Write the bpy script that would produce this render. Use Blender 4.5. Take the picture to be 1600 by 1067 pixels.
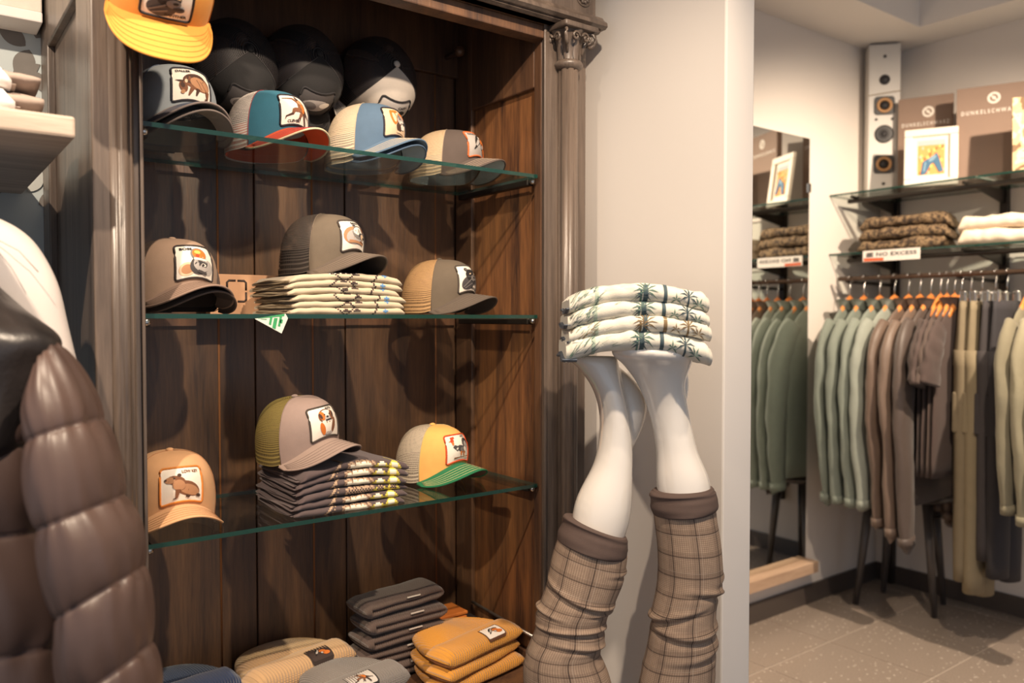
import bpy, bmesh, math, random
from mathutils import Vector, Matrix, Euler, noise
for _o in list(bpy.data.objects): bpy.data.objects.remove(_o)
scene = bpy.context.scene
COL = scene.collection
PI = math.pi
# ------------------------------------------------------------------ camera
F = 1264.0; YAW = math.radians(36.95); PITCH = math.radians(1.63)
CAM = Vector((0, 0, 1.28))
cd = bpy.data.cameras.new('camera'); cam = bpy.data.objects.new('camera', cd); COL.objects.link(cam)
cam.location = CAM; cam.rotation_euler = (PI/2 - PITCH, 0, -YAW)
cd.sensor_width = 36; cd.lens = F/1600*36; cd.clip_start = .02
cd.dof.use_dof = True; cd.dof.focus_distance = 1.62; cd.dof.aperture_fstop = 2.8
scene.camera = cam
RC = Euler(cam.rotation_euler).to_matrix()
# ------------------------------------------------------------------ light
w = bpy.data.worlds.new('world'); scene.world = w; w.use_nodes = True
bg = w.node_tree.nodes['Background']; bg.inputs[0].default_value = (.82, .88, 1.0, 1); bg.inputs[1].default_value = .37
scene.view_settings.view_transform = 'Standard'; scene.view_settings.look = 'None'
scene.view_settings.gamma = 1; scene.view_settings.use_curve_mapping = False
scene.view_settings.exposure = .56
def spot(name, loc, target, power, size, blend=.7, rad=.022, col=(1, .80, .60)):
    l = bpy.data.lights.new(name, 'SPOT'); o = bpy.data.objects.new(name, l); COL.objects.link(o)
    l.energy = power; l.spot_size = math.radians(size); l.spot_blend = blend; l.shadow_soft_size = rad; l.color = col
    o.location = loc; d = Vector(target) - Vector(loc); o.rotation_euler = d.to_track_quat('-Z', 'Y').to_euler()
    return o
LAMPS = [
 ('cabinet', (.62, .28, 2.47), (.72, 1.75, 1.05), 94, 84),
 ('column', (1.02, .30, 2.47), (1.12, 1.5, .7), 22, 76),
 ('shelf', (-.45, .55, 2.47), (.0, 1.75, 1.5), 100, 92),
 ('rack', (2.75, .45, 2.47), (3.45, 1.9, .85), 150, 96),
 ('mirror', (1.95, .55, 2.47), (2.95, 2.0, .75), 72, 88),
]
for n_, lo_, ta_, pw_, sz_ in LAMPS: spot(n_ + '_spot', lo_, ta_, pw_, sz_)
# ------------------------------------------------------------------ helpers
def ray(u, v): return RC @ Vector(((u - 800)/F, (533.5 - v)/F, -1))
def at_y(u, v, Y): r = ray(u, v); return CAM + r*(Y/r.y)
def at_x(u, v, X): r = ray(u, v); return CAM + r*(X/r.x)
def at_z(u, v, Z): r = ray(u, v); return CAM + r*((Z - CAM.z)/r.z)
def at_d(u, v, D): return CAM + ray(u, v)*D
def lerp(a, b, t): return a + (b - a)*t
def sm(t): t = max(0., min(1., t)); return t*t*(3 - 2*t)
def interp(tab, t):
    t = max(0., min(1., t))*(len(tab) - 1); i = min(int(t), len(tab) - 2); f = t - i
    p0 = tab[max(i-1, 0)]; p1 = tab[i]; p2 = tab[i+1]; p3 = tab[min(i+2, len(tab)-1)]
    return .5*((2*p1) + (p2 - p0)*f + (2*p0 - 5*p1 + 4*p2 - p3)*f*f + (3*p1 - p0 - 3*p2 + p3)*f*f*f)
def nz(x, y, z=0): return noise.noise(Vector((x, y, z)))
def wrinkle(b, amp, fx, fz, seed, z0=None):
    out = []
    for q in b.v:
        k = 1. if z0 is None else sm((z0-q[2])/.08)
        d = amp*k*(nz(q[0]*fx+seed, q[1]*fx, q[2]*fz)+.5*nz(q[0]*fx*2, q[1]*fx*2+seed, q[2]*fz*2.2))
        e = amp*k*nz(q[0]*fx, q[1]*fx+seed*2, q[2]*fz+9)
        out.append((q[0]+d, q[1]+e, q[2]))
    b.v = out
class MB:
    def __init__(s): s.v = []; s.f = []; s.m = []; s.uv = []; s.s = []
    def face(s, idx, mi=0, uv=None, smooth=True):
        s.f.append(tuple(idx)); s.m.append(mi); s.s.append(smooth)
        s.uv.append(uv or [(s.v[i][0]+s.v[i][1], s.v[i][2]) for i in idx])
    def grid(s, fn, nu, nv, cu=False, cv=False, mi=0, su=1., sv=1., smooth=True, flip=False):
        b = len(s.v); mu = nu if cu else nu+1; mv = nv if cv else nv+1
        for j in range(mv):
            for i in range(mu): s.v.append(tuple(fn(i/nu, j/nv)))
        for j in range(nv):
            for i in range(nu):
                i2 = (i+1) % mu; j2 = (j+1) % mv
                q = [b+j*mu+i, b+j*mu+i2, b+j2*mu+i2, b+j2*mu+i]
                uv = [(i/nu*su, j/nv*sv), ((i+1)/nu*su, j/nv*sv), ((i+1)/nu*su, (j+1)/nv*sv), (i/nu*su, (j+1)/nv*sv)]
                if flip: q.reverse(); uv.reverse()
                s.face(q, mi, uv, smooth)
        return b, mu, mv
    def rings(s, rs, caps=True, mi=0, su=1., sv=1., smooth=True):
        n = len(rs[0]); k = len(rs)-1
        b, mu, mv = s.grid(lambda a, c: rs[round(c*k)][round(a*n) % n], n, k, cu=True, mi=mi, su=su, sv=sv, smooth=smooth)
        if caps:
            s.face([b+i for i in range(n)][::-1], mi, None, False); s.face([b+k*n+i for i in range(n)], mi, None, False)
    def tube(s, path, r, n=10, mi=0, caps=True, r2=None, up=None, su=1., sv=1.):
        rs = []; P = [Vector(p) for p in path]
        for i, p in enumerate(P):
            t = (P[min(i+1, len(P)-1)] - P[max(i-1, 0)]).normalized()
            a = Vector(up) if up else (Vector((0, 0, 1)) if abs(t.z) < .9 else Vector((0, 1, 0)))
            e1 = t.cross(a).normalized(); e2 = t.cross(e1).normalized()*-1
            ra = r[i] if isinstance(r, (list, tuple)) else r
            rb = ra if r2 is None else (r2[i] if isinstance(r2, (list, tuple)) else r2)
            rs.append([p + e1*ra*math.cos(2*PI*k/n) + e2*rb*math.sin(2*PI*k/n) for k in range(n)])
        s.rings(rs, caps, mi, su, sv)
    def box(s, x0, x1, y0, y1, z0, z1, mi=0, T=None):
        b = len(s.v)
        for x in (x0, x1):
            for y in (y0, y1):
                for z in (z0, z1): p = Vector((x, y, z)); s.v.append(tuple(T @ p if T else p))
        for q in ((0,1,3,2), (4,6,7,5), (0,4,5,1), (2,3,7,6), (0,2,6,4), (1,5,7,3)): s.face([b+i for i in q], mi, None, False)
    def lathe(s, prof, n=24, T=None, mi=0):
        rs = []
        for r, z in prof:
            rs.append([(T @ Vector((r*math.cos(2*PI*k/n), r*math.sin(2*PI*k/n), z))) if T else Vector((r*math.cos(2*PI*k/n), r*math.sin(2*PI*k/n), z)) for k in range(n)])
        s.rings(rs, True, mi)
    def prism(s, pts, z0, z1, T=None, mi=0, smooth=False):
        n = len(pts); b = len(s.v)
        for z in (z0, z1):
            for x, y in pts: p = Vector((x, y, z)); s.v.append(tuple(T @ p if T else p))
        s.face([b+i for i in range(n)][::-1], mi, None, False); s.face([b+n+i for i in range(n)], mi, None, False)
        for i in range(n): j = (i+1) % n; s.face([b+i, b+j, b+n+j, b+n+i], mi, None, smooth)
    def sphere(s, c, rx, ry, rz, nu=16, nv=8, mi=0):
        s.grid(lambda a, b_: (c[0]+rx*math.cos(2*PI*a)*math.sin(PI*max(.004, min(.996, b_))), c[1]+ry*math.sin(2*PI*a)*math.sin(PI*max(.004, min(.996, b_))), c[2]-rz*math.cos(PI*b_)), nu, nv, cu=True, mi=mi)
    def polys(s, items, fn, off0=.0008, doff=.00012, cuts=None):
        # items: (points, material index) in a 2-D frame, laid on the surface fn(x, y, offset)
        for k, (pts, mi) in enumerate(items):
            bm = bmesh.new(); vs = [bm.verts.new((x, y, 0)) for x, y in pts]
            try: bm.faces.new(vs)
            except Exception: bm.free(); continue
            bmesh.ops.triangulate(bm, faces=bm.faces[:])
            if cuts:
                for ax, vals in ((0, cuts[0]), (1, cuts[1])):
                    for c in vals:
                        co = Vector((c, 0, 0)) if ax == 0 else Vector((0, c, 0)); no = Vector((1, 0, 0)) if ax == 0 else Vector((0, 1, 0))
                        bmesh.ops.bisect_plane(bm, geom=bm.verts[:]+bm.edges[:]+bm.faces[:], plane_co=co, plane_no=no)
            bm.verts.index_update(); b = len(s.v); off = off0 + doff*k
            for q in bm.verts: s.v.append(tuple(fn(q.co.x, q.co.y, off)))
            for f in bm.faces:
                if f.normal.z < 0: s.face([b+q.index for q in f.verts][::-1], mi)
                else: s.face([b+q.index for q in f.verts], mi)
            bm.free()
    def mesh2d(s, vf, fn, off, mi=0):
        vs, fs = vf; b = len(s.v)
        for x, y in vs: s.v.append(tuple(fn(x, y, off)))
        for f in fs: s.face([b+i for i in f], mi)
    def build(s, name, mats, parent=None, bevel=0, sub=0, world=False):
        me = bpy.data.meshes.new(name); me.from_pydata(s.v, [], s.f)
        for m in (mats if isinstance(mats, (list, tuple)) else [mats]): me.materials.append(m)
        me.polygons.foreach_set('material_index', s.m); me.polygons.foreach_set('use_smooth', s.s)
        uvl = me.uv_layers.new(name='UV'); uvl.data.foreach_set('uv', [c for q in s.uv for p in q for c in p])
        me.update()
        o = bpy.data.objects.new(name, me); COL.objects.link(o)
        if parent is not None:
            o.parent = parent
            if world: o.location = -parent.matrix_basis.translation
        if bevel:
            b = o.modifiers.new('bevel', 'BEVEL'); b.width = bevel; b.segments = 2; b.limit_method = 'ANGLE'
        if sub:
            b = o.modifiers.new('sub', 'SUBSURF'); b.levels = sub; b.render_levels = sub
        return o
def tag(o, label=None, cat=None, group=None, kind=None):
    if label: o['label'] = label
    if cat: o['category'] = cat
    if group: o['group'] = group
    if kind: o['kind'] = kind
    return o
def empty(name, loc, label=None, cat=None, group=None, rot=(0, 0, 0), kind=None):
    o = bpy.data.objects.new(name, None); COL.objects.link(o); o.location = loc; o.rotation_euler = rot
    return tag(o, label, cat, group, kind)
def copy_tree(o, parent=None):
    c = o.copy(); COL.objects.link(c); c.parent = parent
    for ch in list(o.children): copy_tree(ch, c)
    return c
def boxo(name, x0, x1, y0, y1, z0, z1, m, parent=None, bevel=.0015, world=True):
    b = MB(); b.box(x0, x1, y0, y1, z0, z1); return b.build(name, m, parent, bevel, 0, world)
_txt = {}
def text2d(t, width=None, height=None, cx=0., cy=0., bold=.03, spacing=1.):
    key = (t, bold, spacing)
    if key not in _txt:
        c = bpy.data.curves.new('lettering', 'FONT'); c.body = t; c.size = 1; c.offset = bold; c.resolution_u = 3; c.align_x = 'CENTER'; c.space_character = spacing
        o = bpy.data.objects.new('lettering', c); COL.objects.link(o)
        dg = bpy.context.evaluated_depsgraph_get(); me = o.evaluated_get(dg).to_mesh()
        vs = [(q.co.x, q.co.y) for q in me.vertices]; fs = [tuple(p.vertices) for p in me.polygons]
        o.evaluated_get(dg).to_mesh_clear(); bpy.data.objects.remove(o); bpy.data.curves.remove(c)
        _txt[key] = (vs, fs)
    vs, fs = _txt[key]
    x0 = min(p[0] for p in vs); x1 = max(p[0] for p in vs); y0 = min(p[1] for p in vs); y1 = max(p[1] for p in vs)
    sx = sy = None
    if width: sx = width/(x1-x0)
    if height: sy = height/(y1-y0)
    sx = sx or sy; sy = sy or sx
    return [(cx+(x-(x0+x1)/2)*sx, cy+(y-(y0+y1)/2)*sy) for x, y in vs], fs
def ell(cx, cy, rx, ry, rot=0, n=18):
    c, s_ = math.cos(rot), math.sin(rot)
    return [(cx+rx*math.cos(2*PI*k/n)*c-ry*math.sin(2*PI*k/n)*s_, cy+rx*math.cos(2*PI*k/n)*s_+ry*math.sin(2*PI*k/n)*c) for k in range(n)]
def seg(x0, y0, x1, y1, w0, w1=None):
    w1 = w0 if w1 is None else w1; dx, dy = x1-x0, y1-y0; l = math.hypot(dx, dy); nx, ny = -dy/l, dx/l
    return [(x0+nx*w0, y0+ny*w0), (x0-nx*w0, y0-ny*w0), (x1-nx*w1, y1-ny*w1), (x1+nx*w1, y1+ny*w1)]
def rrect(w_, h_, r, n=5, cx=0, cy=0):
    p = []
    for k, (sx, sy) in enumerate(((1, 1), (-1, 1), (-1, -1), (1, -1))):
        for i in range(n+1):
            a = PI/2*(k + i/n); p.append((cx+sx*(w_/2-r)+r*math.cos(a), cy+sy*(h_/2-r)+r*math.sin(a)))
    return p
# ------------------------------------------------------------------ materials
MATS = {}
def _new(name):
    m = bpy.data.materials.new(name); m.use_nodes = True; nt = m.node_tree
    return m, nt, nt.nodes['Principled BSDF']
def N(nt, t, **kw):
    n = nt.nodes.new(t)
    for k, v_ in kw.items():
        if hasattr(n, k): setattr(n, k, v_)
        else: n.inputs[k].default_value = v_
    return n
def L(nt, a, b): nt.links.new(a, b)
def c4(c): return (c[0], c[1], c[2], 1)
def srgb(r, g, b): return tuple((x/255/12.92 if x/255 <= .04045 else ((x/255+.055)/1.055)**2.4) for x in (r, g, b))
def plain(name, col, rough=.7, var=.12, scale=40., bump=.15, bscale=300., metal=0., spec=.5, sheen=0., coat=0.):
    key = (name, col, rough)
    if key in MATS: return MATS[key]
    m, nt, p = _new(name); MATS[key] = m
    p.inputs['Roughness'].default_value = rough; p.inputs['Metallic'].default_value = metal
    p.inputs['Specular IOR Level'].default_value = spec; p.inputs['Sheen Weight'].default_value = sheen; p.inputs['Coat Weight'].default_value = coat
    tc = N(nt, 'ShaderNodeTexCoord'); no = N(nt, 'ShaderNodeTexNoise', Scale=scale, Detail=4.); L(nt, tc.outputs['Object'], no.inputs['Vector'])
    mx = N(nt, 'ShaderNodeMix', data_type='RGBA')
    mx.inputs[6].default_value = c4([x*(1-var) for x in col]); mx.inputs[7].default_value = c4([min(1, x*(1+var)) for x in col])
    L(nt, no.outputs[0], mx.inputs[0]); L(nt, mx.outputs[2], p.inputs['Base Color'])
    if bump:
        n2 = N(nt, 'ShaderNodeTexNoise', Scale=bscale, Detail=3.); L(nt, tc.outputs['Object'], n2.inputs['Vector'])
        bu = N(nt, 'ShaderNodeBump', Strength=bump, Distance=.002); L(nt, n2.outputs[0], bu.inputs['Height']); L(nt, bu.outputs[0], p.inputs['Normal'])
    return m
def flat(name, col, rough=.7): return plain(name, col, rough, .06, 120., 0)
def wood(name, dark, light, rough=.42, sc=(14., 14., 1.1), det=1., coat=.15, lo=.3, hi=.72):
    key = (name,)
    if key in MATS: return MATS[key]
    m, nt, p = _new(name); MATS[key] = m
    tc = N(nt, 'ShaderNodeTexCoord'); mp = N(nt, 'ShaderNodeMapping'); mp.inputs['Scale'].default_value = sc; L(nt, tc.outputs['Object'], mp.inputs['Vector'])
    n1 = N(nt, 'ShaderNodeTexNoise', Scale=1.6, Detail=6., Roughness=.6, Distortion=.6); L(nt, mp.outputs[0], n1.inputs['Vector'])
    mp2 = N(nt, 'ShaderNodeMapping'); mp2.inputs['Scale'].default_value = [x*11 for x in sc]; L(nt, tc.outputs['Object'], mp2.inputs['Vector'])
    n2 = N(nt, 'ShaderNodeTexNoise', Scale=1.4, Detail=3.); L(nt, mp2.outputs[0], n2.inputs['Vector'])
    ad = N(nt, 'ShaderNodeMath', operation='MULTIPLY_ADD'); L(nt, n2.outputs[0], ad.inputs[0]); ad.inputs[1].default_value = .35*det; L(nt, n1.outputs[0], ad.inputs[2])
    rp = N(nt, 'ShaderNodeValToRGB'); L(nt, ad.outputs[0], rp.inputs[0])
    rp.color_ramp.elements[0].position = lo + .12*det; rp.color_ramp.elements[0].color = c4(dark); rp.color_ramp.elements[1].position = hi + .2*det; rp.color_ramp.elements[1].color = c4(light)
    L(nt, rp.outputs[0], p.inputs['Base Color']); p.inputs['Roughness'].default_value = rough; p.inputs['Coat Weight'].default_value = coat; p.inputs['Coat Roughness'].default_value = .35
    bu = N(nt, 'ShaderNodeBump', Strength=.25, Distance=.002); L(nt, n2.outputs[0], bu.inputs['Height']); L(nt, bu.outputs[0], p.inputs['Normal'])
    return m
def net(name, col, scale=260., hole=.34):
    # open polyester net: square holes cut by the UV grid
    key = ('net', name, col)
    if key in MATS: return MATS[key]
    m, nt, p = _new(name); MATS[key] = m
    p.inputs['Base Color'].default_value = c4(col); p.inputs['Roughness'].default_value = .6
    uv = N(nt, 'ShaderNodeUVMap'); mp = N(nt, 'ShaderNodeMapping'); mp.inputs['Scale'].default_value = (scale, scale, 1); L(nt, uv.outputs[0], mp.inputs['Vector'])
    sx = N(nt, 'ShaderNodeSeparateXYZ'); L(nt, mp.outputs[0], sx.inputs[0]); outs = []
    for k in (0, 1):
        fr = N(nt, 'ShaderNodeMath', operation='FRACT'); L(nt, sx.outputs[k], fr.inputs[0])
        su = N(nt, 'ShaderNodeMath', operation='SUBTRACT'); L(nt, fr.outputs[0], su.inputs[0]); su.inputs[1].default_value = .5
        ab = N(nt, 'ShaderNodeMath', operation='ABSOLUTE'); L(nt, su.outputs[0], ab.inputs[0])
        lt = N(nt, 'ShaderNodeMath', operation='LESS_THAN'); L(nt, ab.outputs[0], lt.inputs[0]); lt.inputs[1].default_value = hole; outs.append(lt)
    mu = N(nt, 'ShaderNodeMath', operation='MULTIPLY'); L(nt, outs[0].outputs[0], mu.inputs[0]); L(nt, outs[1].outputs[0], mu.inputs[1])
    sb = N(nt, 'ShaderNodeMath', operation='SUBTRACT'); sb.inputs[0].default_value = 1; L(nt, mu.outputs[0], sb.inputs[1]); L(nt, sb.outputs[0], p.inputs['Alpha'])
    return m
def plaid(name):
    key = ('plaid', name)
    if key in MATS: return MATS[key]
    m, nt, p = _new(name); MATS[key] = m; p.inputs['Roughness'].default_value = .85
    uv = N(nt, 'ShaderNodeUVMap'); sx = N(nt, 'ShaderNodeSeparateXYZ'); L(nt, uv.outputs[0], sx.inputs[0])
    def stripes(out, freq, width, ph=0.):
        a = N(nt, 'ShaderNodeMath', operation='MULTIPLY_ADD'); L(nt, out, a.inputs[0]); a.inputs[1].default_value = freq; a.inputs[2].default_value = ph
        fr = N(nt, 'ShaderNodeMath', operation='FRACT'); L(nt, a.outputs[0], fr.inputs[0])
        lt = N(nt, 'ShaderNodeMath', operation='LESS_THAN'); L(nt, fr.outputs[0], lt.inputs[0]); lt.inputs[1].default_value = width; return lt.outputs[0]
    cur = None
    base = srgb(184, 160, 138)
    rgb = N(nt, 'ShaderNodeRGB'); rgb.outputs[0].default_value = c4(base); cur = rgb.outputs[0]
    def over(cur, fac, col, k):
        mm = N(nt, 'ShaderNodeMath', operation='MULTIPLY'); L(nt, fac, mm.inputs[0]); mm.inputs[1].default_value = k
        mx = N(nt, 'ShaderNodeMix', data_type='RGBA'); L(nt, mm.outputs[0], mx.inputs[0]); L(nt, cur, mx.inputs[6]); mx.inputs[7].default_value = c4(col); return mx.outputs[2]
    no = N(nt, 'ShaderNodeTexNoise', Scale=90., Detail=4.); L(nt, uv.outputs[0], no.inputs['Vector'])
    cur = over(cur, no.outputs[0], srgb(104, 84, 70), .55)
    for k, fq in ((0, 260.), (1, 260.)): cur = over(cur, stripes(sx.outputs[k], fq, .45), srgb(104, 84, 72), .45)
    for k in (0, 1): cur = over(cur, stripes(sx.outputs[k], 22., .30, .2), srgb(80, 62, 54), .25)
    for k in (0, 1): cur = over(cur, stripes(sx.outputs[k], 22., .04), srgb(46, 32, 28), .8)
    for k in (0, 1): cur = over(cur, stripes(sx.outputs[k], 13., .02, .37), srgb(160, 146, 132), .35)
    L(nt, cur, p.inputs['Base Color'])
    return m
def glass(name):
    key = ('glass',)
    if key in MATS: return MATS[key]
    m, nt, p = _new(name); MATS[key] = m; nt.nodes.remove(p); out = nt.nodes['Material Output']
    tr = N(nt, 'ShaderNodeBsdfTransparent'); tr.inputs[0].default_value = (.93, .97, .955, 1)
    gl = N(nt, 'ShaderNodeBsdfGlossy'); gl.inputs['Roughness'].default_value = .01
    lw = N(nt, 'ShaderNodeLayerWeight'); lw.inputs[0].default_value = .5
    pw = N(nt, 'ShaderNodeMath', operation='POWER'); L(nt, lw.outputs['Facing'], pw.inputs[0]); pw.inputs[1].default_value = 5.
    fr = N(nt, 'ShaderNodeMath', operation='MULTIPLY_ADD'); L(nt, pw.outputs[0], fr.inputs[0]); fr.inputs[1].default_value = .75; fr.inputs[2].default_value = .04
    mx = N(nt, 'ShaderNodeMixShader'); L(nt, fr.outputs[0], mx.inputs[0]); L(nt, tr.outputs[0], mx.inputs[1]); L(nt, gl.outputs[0], mx.inputs[2]); L(nt, mx.outputs[0], out.inputs[0])
    return m
def glass_edge():
    key = ('gedge',)
    if key in MATS: return MATS[key]
    m, nt, p = _new('polished glass edge'); MATS[key] = m
    p.inputs['Base Color'].default_value = c4(srgb(32, 70, 62)); p.inputs['Roughness'].default_value = .12; p.inputs['Transmission Weight'].default_value = .35; p.inputs['IOR'].default_value = 1.5
    return m
def camo(name, cols, scale):
    key = ('camo', name)
    if key in MATS: return MATS[key]
    m, nt, p = _new(name); MATS[key] = m; p.inputs['Roughness'].default_value = .9
    tc = N(nt, 'ShaderNodeTexCoord'); no = N(nt, 'ShaderNodeTexNoise', Scale=scale, Detail=3.); L(nt, tc.outputs['Object'], no.inputs['Vector'])
    rp = N(nt, 'ShaderNodeValToRGB'); L(nt, no.outputs[0], rp.inputs[0]); rp.color_ramp.interpolation = 'CONSTANT'
    rp.color_ramp.elements[0].color = c4(cols[0]); rp.color_ramp.elements[1].position = .44; rp.color_ramp.elements[1].color = c4(cols[1])
    for k, c in enumerate(cols[2:]): e = rp.color_ramp.elements.new(.52+.08*k); e.color = c4(c)
    L(nt, rp.outputs[0], p.inputs['Base Color'])
    n2 = N(nt, 'ShaderNodeTexNoise', Scale=260.); L(nt, tc.outputs['Object'], n2.inputs['Vector']); bu = N(nt, 'ShaderNodeBump', Strength=.6, Distance=.003); L(nt, n2.outputs[0], bu.inputs['Height']); L(nt, bu.outputs[0], p.inputs['Normal'])
    return m
def tile_mat():
    m, nt, p = _new('speckled dark floor tile')
    tc = N(nt, 'ShaderNodeTexCoord'); vo = N(nt, 'ShaderNodeTexVoronoi', Scale=42.); L(nt, tc.outputs['Object'], vo.inputs['Vector'])
    lt = N(nt, 'ShaderNodeMath', operation='LESS_THAN'); L(nt, vo.outputs['Distance'], lt.inputs[0]); lt.inputs[1].default_value = .16
    no = N(nt, 'ShaderNodeTexNoise', Scale=160., Detail=4.); L(nt, tc.outputs['Object'], no.inputs['Vector'])
    mx = N(nt, 'ShaderNodeMix', data_type='RGBA'); mx.inputs[6].default_value = c4(srgb(132, 120, 110)); mx.inputs[7].default_value = c4(srgb(164, 150, 138)); L(nt, no.outputs[0], mx.inputs[0])
    m2 = N(nt, 'ShaderNodeMix', data_type='RGBA'); L(nt, lt.outputs[0], m2.inputs[0]); L(nt, mx.outputs[2], m2.inputs[6]); m2.inputs[7].default_value = c4(srgb(200, 190, 178)); L(nt, m2.outputs[2], p.inputs['Base Color'])
    p.inputs['Roughness'].default_value = .22
    return m
WOOD = wood('dark stained oak', srgb(54, 40, 35), srgb(116, 82, 57))
WOODR = wood('reddish dark oak', srgb(62, 43, 35), srgb(152, 102, 62), lo=.36)
FRAME = wood('worn dark frame wood', srgb(58, 49, 44), srgb(118, 103, 92), rough=.36, sc=(18., 18., 1.), det=.7)
WALLM = plain('warm white plaster', srgb(222, 214, 206), .9, .03, 3., .12, 60.)
WHITE = plain('white paint', srgb(228, 222, 216), .85, .02, 3., .06, 90.)
DARKM = plain('dark bronze metal', srgb(58, 52, 48), .4, .1, 30., .05, 200., metal=.7)
CHROME = plain('chrome wire', srgb(200, 198, 195), .2, .03, 30., 0, metal=1.)
GLASS = glass('clear glass'); GEDGE = glass_edge()
# ================================================================== the setting
YB = 1.95; YM = 2.086; XR = 3.816; ZC = 2.55; XP0, XP1, YP = 1.352, 1.446, 1.07
GROUT = plain('pale grout', srgb(176, 164, 152), .9, .05, 60., .1)
fl = tag(boxo('floor', -2.2, XR+.12, -2.2, YM+.12, -.08, -.003, GROUT, None, 0), kind='structure')
TILE = tile_mat(); TS = .404
tm = None
random.seed(4)
for i in range(-12, 3):
    for j in range(-10, 1):
        x0 = 2.91+TS*i; y0 = 1.78+TS*j
        if x0 < -1.6 or y0 < -1.4: continue
        if tm is None:
            b = MB(); b.box(-TS/2+.0035, TS/2-.0035, -TS/2+.0035, TS/2-.0035, -.01, 0); o = b.build('floor_tile', TILE, fl, .0012); tm = o
        else:
            o = tm.copy(); COL.objects.link(o); o.parent = fl
        o.location = (x0+TS/2, y0+TS/2, 0); o.rotation_euler = (0, 0, random.choice((0, 1, 2, 3))*PI/2)
PAPER = plain('blue grey wallpaper', srgb(186, 196, 198), .8, .08, 6., .1, 200.)
wl = tag(boxo('wall_back', -2.2, XP0, YB, YB+.12, 0, ZC, PAPER, None, 0), kind='structure')
tag(boxo('wall_partition', XP0, XP1, YP, YM, 0, ZC, WHITE, None, .004), kind='structure')
tag(boxo('wall_rear', XP1, XR, YM, YM+.12, 0, ZC+.3, WALLM, None, 0), kind='structure')
tag(boxo('wall_right', XR, XR+.12, -2.2, YM+.12, 0, ZC+.3, WALLM, None, 0), kind='structure')
# lowered soffit along the walls of the side room and the raised ceiling above it
SX, SY = 3.564, 1.782
tag(boxo('ceiling', -2.2, XR+.12, -2.2, YM+.12, ZC+.26, ZC+.34, WHITE, None, 0), kind='structure')
tag(boxo('trim_1', XP1, XR, SY, YM, ZC, ZC+.26, WHITE, None, 0), kind='structure')
tag(boxo('trim_2', SX, XR, -2.2, SY, ZC, ZC+.26, WHITE, None, 0), kind='structure')
tag(boxo('trim_3', -2.2, XP1, YP, YM, ZC, ZC+.26, WHITE, None, 0), kind='structure')
BASE = plain('dark grey skirting tile', srgb(74, 66, 62), .3, .15, 120., .05)
tag(boxo('baseboard_rear', XP1, XR, YM-.012, YM, 0, .085, BASE, None, .002), kind='structure')
tag(boxo('baseboard_right', XR-.012, XR, -2.2, YM-.012, 0, .085, BASE, None, .002), kind='structure')
# leaf print on the wallpaper
LEAFM = [plain('grey brown leaf print', srgb(116, 112, 108), .8), plain('pale leaf print', srgb(190, 194, 192), .8)]
def leaf(cx, cy, l, wd, a):
    pts = []
    for k in range(13): t = k/12; pts.append((t*l, wd*math.sin(PI*t**.8)))
    for k in range(11, 0, -1): t = k/12; pts.append((t*l, -wd*math.sin(PI*t**.8)))
    c, s_ = math.cos(a), math.sin(a); return [(cx+x*c-y*s_, cy+x*s_+y*c) for x, y in pts]
b = MB()
for li, (u, v_, ln, an, mi) in enumerate(((40, 72, .055, 2.5, 0), (46, 78, .06, -1.9, 0), (56, 60, .05, 1.2, 0), (62, 74, .05, -.6, 1), (8, 45, .06, 2.2, 0), (20, 120, .05, .6, 0), (55, 112, .04, -1.2, 0), (4, 250, .05, 1.9, 0), (2, 272, .05, -2., 0), (60, 320, .05, .5, 0), (30, 245, .06, .2, 1), (22, 240, .05, 2.6, 1), (45, 300, .05, 1.2, 1), (-30, 150, .06, 1., 0), (-40, 300, .06, 2., 0))):
    p = at_y(u, v_, YB)
    b.polys([(leaf(p.x, p.z, ln*1.2, ln*.33, an), mi)], lambda x, z, o, li=li: (x, YB-.0006-.0003*li, z))
b.build('leaf_print', LEAFM, wl)
# ================================================================== display cabinet
CX0, CX1 = .238, 1.292; IX0, IX1 = .318, 1.167; FY, BY = 1.44, 1.80
ZB, ZT = .462, 2.30
Z1, Z2, Z3 = 1.607, 1.288, .900
cab = empty('display_cabinet', ((CX0+CX1)/2, 1.7, 0), 'tall dark oak display cabinet with carved columns and glass shelves', 'cabinet')
def cb(name, *a, m=None, parent=None, bevel=.0015):
    o = boxo(name, *a, m or WOOD, parent or cab, bevel, False)
    if parent is None: o.location = -cab.location
    return o
def cm(mb, name, m, parent=None, bevel=0):
    o = mb.build(name, m, parent or cab, bevel)
    if parent is None: o.location = -cab.location
    return o
# back of single boards
bp = cb('back_panel', IX0-.01, IX1+.01, BY+.012, BY+.03, ZB, ZT)
seams = [IX0, .551, .632, .768, .852, 1.106, IX1]
for k in range(len(seams)-1):
    pb = MB(); x0, x1 = seams[k]+.0012, seams[k+1]-.0012
    pb.box(x0, x1, BY+(.002 if k % 2 else 0), BY+.013, ZB, 1.907)
    cm(pb, 'plank', WOOD, bp, .002)
OR = plain('orange lit wood groove', srgb(150, 96, 56), .6, .2, 30.)  # orange light along the plank grooves, put into the colour of thin strips
for k in (1, 3, 5):
    pb = MB(); pb.tube([(seams[k], BY+.003, ZB), (seams[k], BY+.003, 1.907)], .0032, 8); cm(pb, 'lit_groove', OR, bp)
cb('peg_rail', IX0, IX1, BY-.014, BY+.012, 1.907, 2.08)
cb('top_panel', CX0, CX1, FY, YB-.002, ZT, ZT+.03)
cb('bottom_board', IX0-.01, IX1+.01, FY-.03, BY+.03, ZB-.03, ZB)
cb('base_box', CX0, CX1, FY-.04, YB-.002, .0, ZB-.03)
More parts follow.
